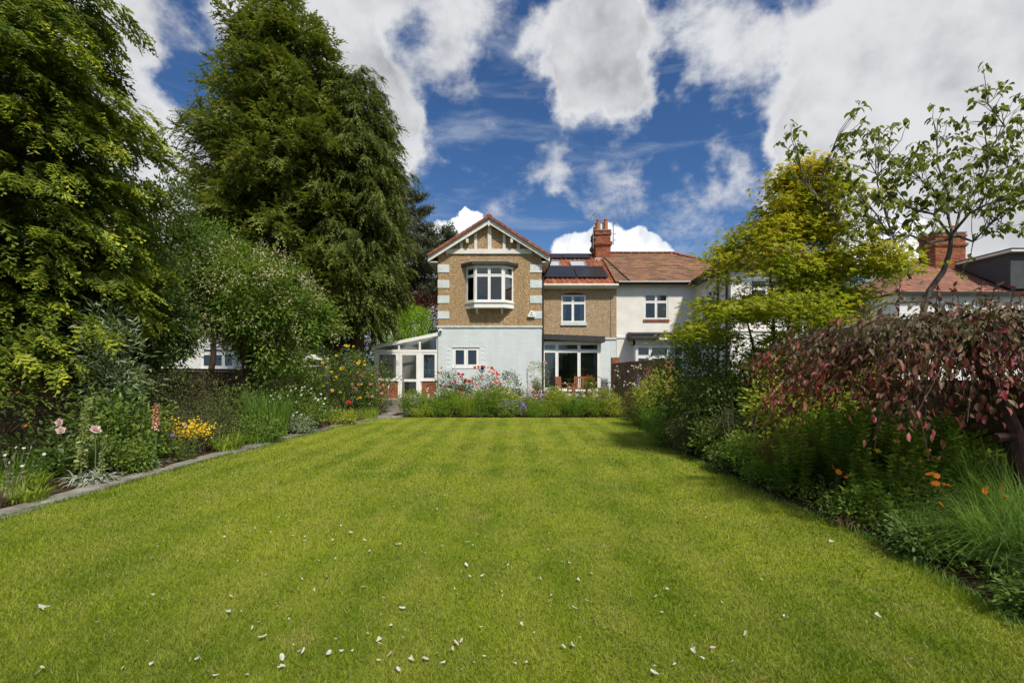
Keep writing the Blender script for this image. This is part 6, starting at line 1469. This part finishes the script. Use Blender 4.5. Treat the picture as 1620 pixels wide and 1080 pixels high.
# terracotta pots on the terrace
def pot(label, loc, r_, h, leafc, seed, fl=None, ph=.35):
    T = empty('plant_pot', loc, 0, label, 'plant pot'); q = MB(); q.lathe((0, 0, 0), [(r_*.65, 0), (r_*.95, h*.85), (r_*1.05, h*.86), (r_*1.05, h), (r_*.9, h), (r_*.85, h*.9)], 18); q.build('pot', M['terracotta'], T, smooth=False)
    rng = np.random.default_rng(seed); p, _ = ellip(rng, 60, (0, 0, h+ph*.5), (r_*1.1, r_*1.1, ph*.6), .3); V, Fc, v = leaves(rng, p, 22, .05, .05); npmesh('foliage', V, Fc, L[leafc], T, v=v)
    if fl: p, _ = ellip(rng, 14, (0, -.05, h+ph*.9), (r_*.9, r_*.9, ph*.4), .8); blossoms(T, p, 'rose', .05, L[fl], seed+1)
pot('wide terracotta pot of green foliage on the terrace edge left of the chairs', (1.75, 20.8, .5), .28, .25, 'fresh', 231, None, .22)
pot('terracotta pot with red geraniums in front of the patio window', (3.35, 20.75, .5), .24, .3, 'fresh', 232, 'red', .6)
pot('terracotta pot of bronze foliage beside the corner of the gable wing', (1.05, 20.9, .5), .2, .3, 'bronze', 233, None, .5)
for i, x in enumerate((3.95, 4.2, 4.42)):
    stems_plant('hollyhock', ['leftmost', 'middle', 'rightmost'][i]+' of three dark arching flower stems before the dividing wall', (x, 19.6, .03), 2, .05, 1.75+.1*i, .18, L['darkleaf'], .07, 235+i, step=.12, taper=.8, sr=.009)

# ---- right border
spire('foxglove', 'magenta foxglove spire in front of the dividing wall', (4.45, 15.9, .03), 1.75, 1.1, .06, None, L['magenta'], 241, n=50)
spire('foxglove', 'shorter purple foxglove beside the magenta one', (4.15, 15.9, .03), 1.55, 1.05, .055, None, L['purple'], 242, n=46)
stems_plant('white_flowered_plant', 'tall stems of small white flowers against the dividing wall', (4.2, 16.6, .03), 26, .45, 1.7, .15, L['midleaf'], .06, 243, step=.09, flowers=('five', .028, 'white', 3, False))
shrub('yellow_green_shrub', 'yellow green shrub at the end of the dividing wall', (4.3, 14.0, .03), .7, 1.75, 170, .06, L['varieg'], 251)
shrub('bronze_shrub', 'bronze tinged shrub left of the yellow green one', (3.95, 14.9, .03), .6, 1.1, 100, .05, L['bronze'], 252)
strap('crocosmia_clump', 'fan of arching sword leaves at the far right corner of the lawn', (4.15, 13.6, .03), 360, .5, .95, .7, .012, L['grass'], 253, droop=.5)
strap('lily_clump', 'low bright green strap leaves by the far slabs on the right', (4.15, 14.7, .03), 220, .4, .5, .9, .012, L['ygrass'], 254, droop=.7)
shrub('leafy_perennial', 'low green edging mound near the far right slabs', (4.2, 16.0, .03), .5, .55, 60, .05, L['midleaf'], 255)
shrub('viburnum_shrub', 'tall dark evergreen shrub left of the maple', (4.15, 10.4, .03), 1.05, 2.5, 260, .08, L['darkleaf'], 256, zb=.48)
shrub('viburnum_shrub', 'dense dark green shrub spilling towards the lawn below the maple', (4.1, 9.1, .03), .85, 1.55, 170, .065, L['darkleaf'], 257)
shrub('golden_shrub', 'yellow and green leaved shrub beside the purple tree', (4.75, 8.3, .03), .75, 2.0, 120, .085, L['varieg'], 258, tpl=LEAF)
shrub('dark_shrub', 'dark shrub under the maple trunk', (5.4, 9.0, .03), .9, 1.7, 150, .07, L['darkleaf'], 259)
shrub('dark_shrub', 'very dark shrub in the shade behind the purple tree', (5.5, 7.2, .03), .6, 1.1, 90, .07, L['darkleaf'], 260)
shrub('fine_leaved_shrub', 'fine leaved dull green shrub overhanging the lawn edge', (3.9, 8.6, .03), .5, .9, 110, .035, L['heather'], 261, per=50)
T, tops = stems_plant('dried_stalks', 'tall straw coloured bare stalks before the dark shrub', (3.75, 8.0, .03), 7, .22, 1.25, .18, L['dry'], .02, 262, stem='stone', wh=1, step=.3, sr=.006)
shrub('spirea_shrub', 'rounded brown green clipped shrub below the purple tree', (3.95, 6.95, .03), .38, .78, 110, .035, L['bronze'], 263, per=50)
shrub('spirea_shrub', 'second smaller brown green shrub right of the rounded one', (4.45, 7.2, .03), .32, .7, 80, .035, L['bronze'], 264, per=50)
stems_plant('phlox_plant', 'leafy upright phlox stems at the lawn edge below the rounded shrub', (3.62, 6.3, .03), 16, .24, .80, .14, L['fresh'], .125, 265, step=.05, wh=4, tpl=LEAF, taper=.45)
stems_plant('phlox_plant', 'clump of upright leafy stems under the left tip of the purple tree', (4.25, 6.3, .03), 20, .3, 1.0, .12, L['fresh'], .125, 266, step=.05, wh=4, tpl=LEAF, taper=.45)
stems_plant('phlox_plant', 'tall pale leafy stems in front of the brick wall', (4.75, 6.6, .03), 18, .3, 1.1, .12, L['fresh'], .125, 267, step=.05, wh=4, tpl=LEAF, taper=.45)
stems_plant('phlox_plant', 'leafy stems beneath the purple tree trunk', (5.3, 6.2, .03), 20, .35, 1.0, .12, L['fresh'], .125, 268, step=.05, wh=4, tpl=LEAF, taper=.45)
T, tops = stems_plant('leafy_perennial', 'loose lighter green leafy plant at the lawn edge on the right', (3.75, 7.4, .03), 18, .28, .5, .3, L['varieg'], .07, 269, step=.06)
T, tops = stems_plant('day_lily', 'clump with bright yellow star shaped lily flowers under the purple tree', (4.55, 5.75, .03), 16, .35, .62, .25, L['midleaf'], .08, 270, step=.06)
blossoms(T, [(-.28, -.1, .66), (-.02, -.15, .58), (.12, -.2, .55), (.3, -.1, .66), (.02, 0, .76), (.38, 0, .62)], 'lily', .045, L['yellow'], 271, True)
T, tops = stems_plant('coneflower', 'dry stemmed plant with orange flowers near the lawn edge on the right', (3.75, 5.6, .03), 12, .22, .42, .25, L['midleaf'], .06, 272, step=.07)
blossoms(T, [(-.1, -.1, .50), (-.05, -.12, .45), (.02, -.15, .40)], 'daisy', .035, L['orange'], 273, True)
T, tops = stems_plant('coneflower', 'plant with flat orange yellow flower heads in the middle of the right border', (4.0, 4.75, .03), 14, .25, .45, .3, L['midleaf'], .06, 274, step=.06)
blossoms(T, [(.02, -.1, .60), (.1, -.08, .58), (.03, -.15, .52), (.16, -.12, .50), (-.05, -.3, .36), (-.03, -.35, .16)], 'daisy', .04, L['orange'], 275, True)
T, tops = stems_plant('coneflower', 'orange coneflowers among the ornamental grass on the right', (4.45, 4.6, .03), 10, .2, .45, .25, L['midleaf'], .06, 276, step=.06)
blossoms(T, [(-.05, -.1, .48), (.1, -.1, .50), (.05, -.2, .45)], 'daisy', .04, L['orange'], 277, True)
for i, (x, y, h, n, w, lm, lab) in enumerate([(4.0, 3.9, .78, 520, .005, 'grass', 'large ornamental grass clump arching over the lawn edge at right'), (4.35, 3.35, .80, 480, .005, 'dgrass', 'dark ornamental grass in the lower right corner'), (4.6, 4.25, .95, 460, .005, 'grass', 'taller lit ornamental grass behind the dark clumps'),
    (5.05, 5.0, 1.0, 460, .006, 'grass', 'pale green ornamental grass under the purple tree trunk'), (3.85, 4.6, .40, 300, .005, 'dgrass', 'low fine grass tuft between the coneflowers and the lawn'), (4.0, 2.75, .5, 300, .006, 'dgrass', 'dark grass tuft at the right edge nearest the camera'), (3.72, 3.25, .34, 200, .005, 'dgrass', 'small grass tuft by the lawn edge in the lower right corner')]):
    strap('ornamental_grass', lab, (x, y, .02), n, .22, h, .95, w, L[lm], 280+i, 'grass clump', .75, segs=5)
for i, (x, y, rr, h, lm, lab) in enumerate([(3.65, 5.15, .28, .26, 'midleaf', 'low leafy edging plant below the orange flowers'), (3.62, 6.9, .3, .30, 'fresh', 'low creeping leaves at the lawn edge below the pale stalks'), (3.58, 4.2, .25, .2, 'darkleaf', 'low dark edging plant near the grasses'), (3.55, 7.8, .35, .34, 'darkleaf', 'dark creeping edging plant right of the lawn'), (3.75, 9.9, .45, .5, 'midleaf', 'green edging mound in the shade of the evergreen shrub'), (3.95, 11.4, .5, .6, 'heather', 'soft dull edging mound at the far right of the lawn'), (4.1, 12.4, .45, .6, 'grass', 'grassy edging clump before the sword leaves'),
        (5.0, 11.9, .8, 1.5, 'midleaf', 'mid green shrub behind the evergreen towards the dividing wall'), (5.3, 5.3, .5, .6, 'darkleaf', 'dark leafy filler below the purple tree'), (4.5, 5.2, .35, .45, 'midleaf', 'leafy filler in front of the yellow lilies'), (5.6, 10.6, .9, 2.1, 'darkleaf', 'dark filler shrub behind the maple trunks'), (3.45, 3.1, .2, .14, 'midleaf', 'creeping leaves at the lawn edge in the lower right corner')]):
    if lm == 'grass': strap('edging_plant', lab, (x, y, .02), 300, rr, h, .6, .008, L[lm], 300+i)
    else: shrub('edging_plant' if h < .8 else 'filler_shrub', lab, (x, y, .02), rr, h, int(50+60*rr), .045 if h < .8 else .07, L[lm], 300+i)
strap('dead_leaf_clump', 'tuft of withered straw coloured leaves at the right lawn edge', (3.48, 5.0, .02), 60, .1, .2, 1.2, .006, L['dry'], 320, 'plant', .9)
strap('dead_leaf_clump', 'pale withered clump at the far right lawn edge', (3.62, 10.1, .02), 80, .14, .26, 1.1, .008, L['dry'], 321, 'plant', .8)

# low ground cover hiding the soil between the plants
def cover(seed, xa, xb, y0, y1, N, lm, size, name, hmax, label):
    rng = np.random.default_rng(seed); y = y0+(y1-y0)*rng.random(N); a = np.array([xa(v) for v in y]); b = np.array([xb(v) for v in y]); x = a+(b-a)*rng.random(N)
    nz = np.sin(x*3.1+seed)*np.sin(y*2.3+seed*2)+rng.normal(size=N)*.5; k = nz > -.1; x, y = x[k], y[k]; n = len(x)
    z = .03+hmax*rng.random(n)**1.5; d = np.stack([rng.normal(size=n), rng.normal(size=n), .5+rng.random(n)], 1)
    V, Fc, v = scatter(LEAF[0], LEAF[1], np.stack([x, y, z], 1), basis(d, unit(rng.normal(size=(n, 3))*.5+np.array([0, 0, 1.]))), size*(.6+.8*rng.random(n)), LEAF[2], rng.random(n)); o = npmesh(name, V, Fc, lm, None, None, v); tag(o, label, 'ground cover', kind='stuff')
cover(401, lambda y: -8.2, lambda y: float(interp(LE, y))-.75, 4.5, 20, 26000, L['midleaf'], .06, 'ground_cover', .28, 'mixed low green leaves covering the soil of the left border')
cover(402, lambda y: float(interp(RE, min(y, 17.3)))+.22, lambda y: 6.1, 2., 19.5, 30000, L['fresh'], .055, 'ground_cover', .25, 'mixed low green leaves covering the soil of the right border')
cover(403, lambda y: -3.9, lambda y: 4.1, 17.6, 20.1, 12000, L['midleaf'], .06, 'ground_cover', .3, 'mixed low green leaves covering the soil of the far border')

# grass fringe along the lawn edges
rng = np.random.default_rng(77); n = 9000; y = 2+15.3*rng.random(n)**1.2; side = rng.random(n) < .5
x = np.where(side, interp(LE, y)+rng.normal(size=n)*.02, interp(RE, y)+rng.normal(size=n)*.04)
V, Fc, v = blades(rng, n, .001, .075, .8, .0035, 2); V = V.reshape(n, -1, 3); V[:, :, 0] += x[:, None]; V[:, :, 1] += y[:, None]
o = npmesh('edge_grass', V.reshape(-1, 3), Fc, L['grass'], None, None, v); tag(o, 'longer grass blades left along the edges of the lawn', 'grass', kind='stuff')

# fallen petals on the lawn
pm = []
for s in range(7):
    r = random.Random(s+40); q = MB(); cup = r.uniform(.25, .8); wd = r.uniform(.42, .66); tw = r.uniform(-.5, .5); vs = []; fs = []; K = 6
    for k in range(K+1):
        f = k/K; w = wd*(math.sin(pi*min(1, f*.86+.06))**.7 if s % 3 else min(1, (1-f)*1.2)**.8)*r.uniform(.85, 1.15); y = (f-.5)*2
        for e in (-1, -.5, 0, .5, 1): vs.append((e*w+tw*y*y*.3, y, cup*(.45*y*y+(.9*e*e if s % 2 else .75*abs(e))*w)+r.uniform(-.05, .05)))
    for k in range(K):
        for e in range(4): a_ = k*5+e; fs.append((a_, a_+1, a_+6, a_+5))
    q.add(vs, fs); me = bpy.data.meshes.new('petal'); me.from_pydata(q.v, [], q.f); me.materials.append(L['white'] if s < 5 else L['palepink']); me.polygons.foreach_set('use_smooth', [True]*len(me.polygons)); pm.append(me)
rp = random.Random(12)
big = [(70,958),(64,1058),(362,966),(415,985),(417,1005),(460,932),(290,926),(296,855),(355,848),(385,829),(420,908),(438,958),(497,932),(520,1031),(541,1027),(518,910),(592,912),(607,911),(574,927),(636,960),(648,968),(608,880),(556,841),(577,853),(585,870),(574,1042),(601,1016),(601,1042),(631,1057),(342,1066),(312,1040),(392,1065),(445,1052),(446,1038),(479,1028),(581,1000),(598,1010),(652,1041),(673,1040),(700,1046),(722,1015),(730,1012),(716,1026),(764,908),(790,908),(826,986),(893,1021),(905,1017),(940,978),(935,905),(958,991),(1037,942),(1056,930),(1048,967),(1098,1028),(1236,978),(1246,974),(1240,972),(700,862),(738,856),(762,879),(738,892),(868,868),(1000,860),(1186,866),(1210,922),(928,948),(860,1040),(1035,1062),(1158,1045),(985,1000),(1180,1000),(910,960),(1316,855),(1440,1040),(1380,895),(1390,972),(1560,1010)]
pts = [(a, b, .021 if i > 4 else .030) for i, (a, b) in enumerate(big)]
for _ in range(200):
    py = 700+360*rp.random()**1.1; px = rp.gauss(600, 260) if rp.random() < .75 else rp.uniform(60, 1250); pts.append((px, py, rp.uniform(.007, .017)))
LB = ['white petal bending upright near the left edge of the lawn', 'large white folded petal nearest the lower left corner', 'broad white petal at the left of the foreground scatter', 'white petal above the pair in the left foreground', 'white petal below its twin in the left foreground']
for ip, (px, py, s) in enumerate(pts):
    Y = (EYE-.03)*F/(py-HY); X = (px-CX)*Y/F
    if X < interp(LE, Y)+.2 or X > interp(RE, Y)-.2 or Y > 15: continue
    tan_ = rp.random() < .08
    pk = rp.random() < .12 and ip > 4; o = bpy.data.objects.new('petal', pm[rp.randrange(5, 7) if pk else rp.randrange(5)]); COL.objects.link(o); o.location = (X, Y, .026); o.rotation_euler = (rp.uniform(-.6, .6), rp.uniform(-.6, .6), rp.uniform(0, 6.28)); s *= rp.uniform(.65, 1.15); o.scale = (s*rp.uniform(.6, 1.2), s, s*.8)
    tag(o, LB[ip] if ip < 5 else ('fallen petal faded to pale pink on the mown grass' if pk else 'fallen white petal lying curled on the mown grass'), 'petal', 'faded pink petals on the lawn' if pk else 'fallen white petals scattered over the lawn')

T = empty('potted_palm', (-3.85, 22.75, TZ), 0, 'spiky leaved potted palm inside the right hand conservatory window', 'plant')
q = MB(); q.lathe((0, 0, 0), [(.15, 0), (.2, .7), (.22, .72), (.18, .7)], 14); q.build('pot', M['terracotta'], T)
V, Fc, v = blades(np.random.default_rng(9), 26, .04, .95, .8, .045, 4, droop=.3); V[:, 2] += .75; npmesh('fronds', V, Fc, L['darkleaf'], T, v=v)

shrub('privet_shrub', 'tall yellow green leafy shrub below the right side of the maple crown', (6.1, 9.6, .03), 1.15, 3.0, 260, .10, L['varieg'], 501, zb=.55)
shrub('leafy_perennial', 'bank of fresh green leaves below the tip of the purple tree', (4.9, 7.2, .03), .6, 1.0, 110, .075, L['fresh'], 502)
shrub('leafy_perennial', 'broad leaved green plant by the brick wall under the purple tree', (5.75, 6.4, .03), .5, .8, 90, .09, L['fresh'], 503)
stems_plant('phlox_plant', 'lit leafy stems left of the orange coneflowers', (4.3, 5.5, .03), 22, .35, .62, .2, L['fresh'], .125, 504, step=.05, wh=4, tpl=LEAF, taper=.45)
stems_plant('phlox_plant', 'leafy stems between the yellow lilies and the ornamental grass', (5.0, 5.7, .03), 22, .35, .7, .15, L['fresh'], .125, 505, step=.05, wh=4, tpl=LEAF, taper=.45)
stems_plant('phlox_plant', 'low bright leafy stems at the lawn edge before the coneflowers', (3.85, 5.15, .03), 20, .28, .42, .25, L['fresh'], .125, 506, step=.05, wh=4, tpl=LEAF, taper=.45)
shrub('leafy_perennial', 'lighter green bushy plant between evergreen shrub and lawn', (3.75, 8.9, .03), .45, .7, 80, .06, L['fresh'], 507)
shrub('leafy_perennial', 'green bushy plant left of the rounded brown shrub', (3.7, 7.6, .03), .4, .6, 70, .06, L['fresh'], 508)
for i, (x, y, h, c, lab) in enumerate([(-3.1, 18.6, 1.15, 'white', 'tall white flower stems rising from the left of the far border'), (-.5, 18.7, 1.1, 'yellow', 'tall stems with small yellow flowers at mid far border'), (1.2, 18.6, .95, 'pink', 'pink flowered stems in the far border before the gable corner'), (2.6, 18.8, 1.1, 'white', 'airy white flowered stems in front of the wooden chairs'), (3.6, 18.7, 1.15, 'cream', 'tall creamy flower stems by the dividing wall end')]):
    stems_plant('tall_perennial', lab, (x, y, .03), 16, .4, h, .2, L['varieg'], .075, 520+i, step=.06, flowers=('five', .035, c, 1, False))
for i, (x, y, rr, h, lm, lab) in enumerate([(-2.5, 18.3, .55, .95, 'fresh', 'rounded green bush under the crimson roses'), (-.35, 18.5, .6, 1.05, 'varieg', 'bright leafy bush below the flowerless rose'), (1.7, 18.5, .5, .9, 'varieg', 'light green bush below the terracotta pot'), (2.7, 18.4, .5, .8, 'fresh', 'leafy green bush in front of the terrace walling'), (3.5, 18.0, .5, .95, 'varieg', 'sunlit bush at the right end of the far border')]):
    shrub('leafy_clump', lab, (x, y, .03), rr, h, 90, .07, L[lm], 540+i)

for i, (x, y, h, n, lm, lab) in enumerate([(3.78, 2.95, .62, 380, 'dgrass', 'dark arching grass over the lawn edge at the very bottom right'), (3.95, 3.45, .72, 420, 'dgrass', 'dense dark grass clump just above the lower right corner'), (4.35, 3.8, .85, 420, 'grass', 'tall mid green grass between the dark clumps and the coneflowers'), (3.7, 4.25, .42, 260, 'grass', 'short arching grass tuft at the lawn edge below the coneflowers'), (5.6, 5.6, .95, 380, 'grass', 'pale grass clump before the brick wall at the right edge')]):
    strap('ornamental_grass', lab, (x, y, .02), n, .24, h, .9, .005, L[lm], 560+i, 'grass clump', .7, segs=5)
cover(404, lambda y: float(interp(RE, y))+.1, lambda y: 5.5, 1.6, 6.5, 14000, L['midleaf'], .05, 'ground_cover', .2, 'low leafy cover between the grasses in the lower right corner')

shrub('fine_leaved_shrub', 'soft fine leaved bush bulging over the lawn edge below the evergreen shrub', (3.5, 9.5, .03), .45, .75, 100, .04, L['heather'], 581, per=50)
shrub('leafy_perennial', 'green plant leaning over the lawn edge beside the soft bush', (3.4, 10.5, .03), .4, .5, 70, .055, L['fresh'], 582)
flowering('red_rose_bush', 'tall rose with crimson blooms at the left foot of the pale blue wall', (-2.05, 19.6, .3), .42, 1.2, 60, .065, L['darkleaf'], 583, 16, 'rose', .06, 'red', per=30)
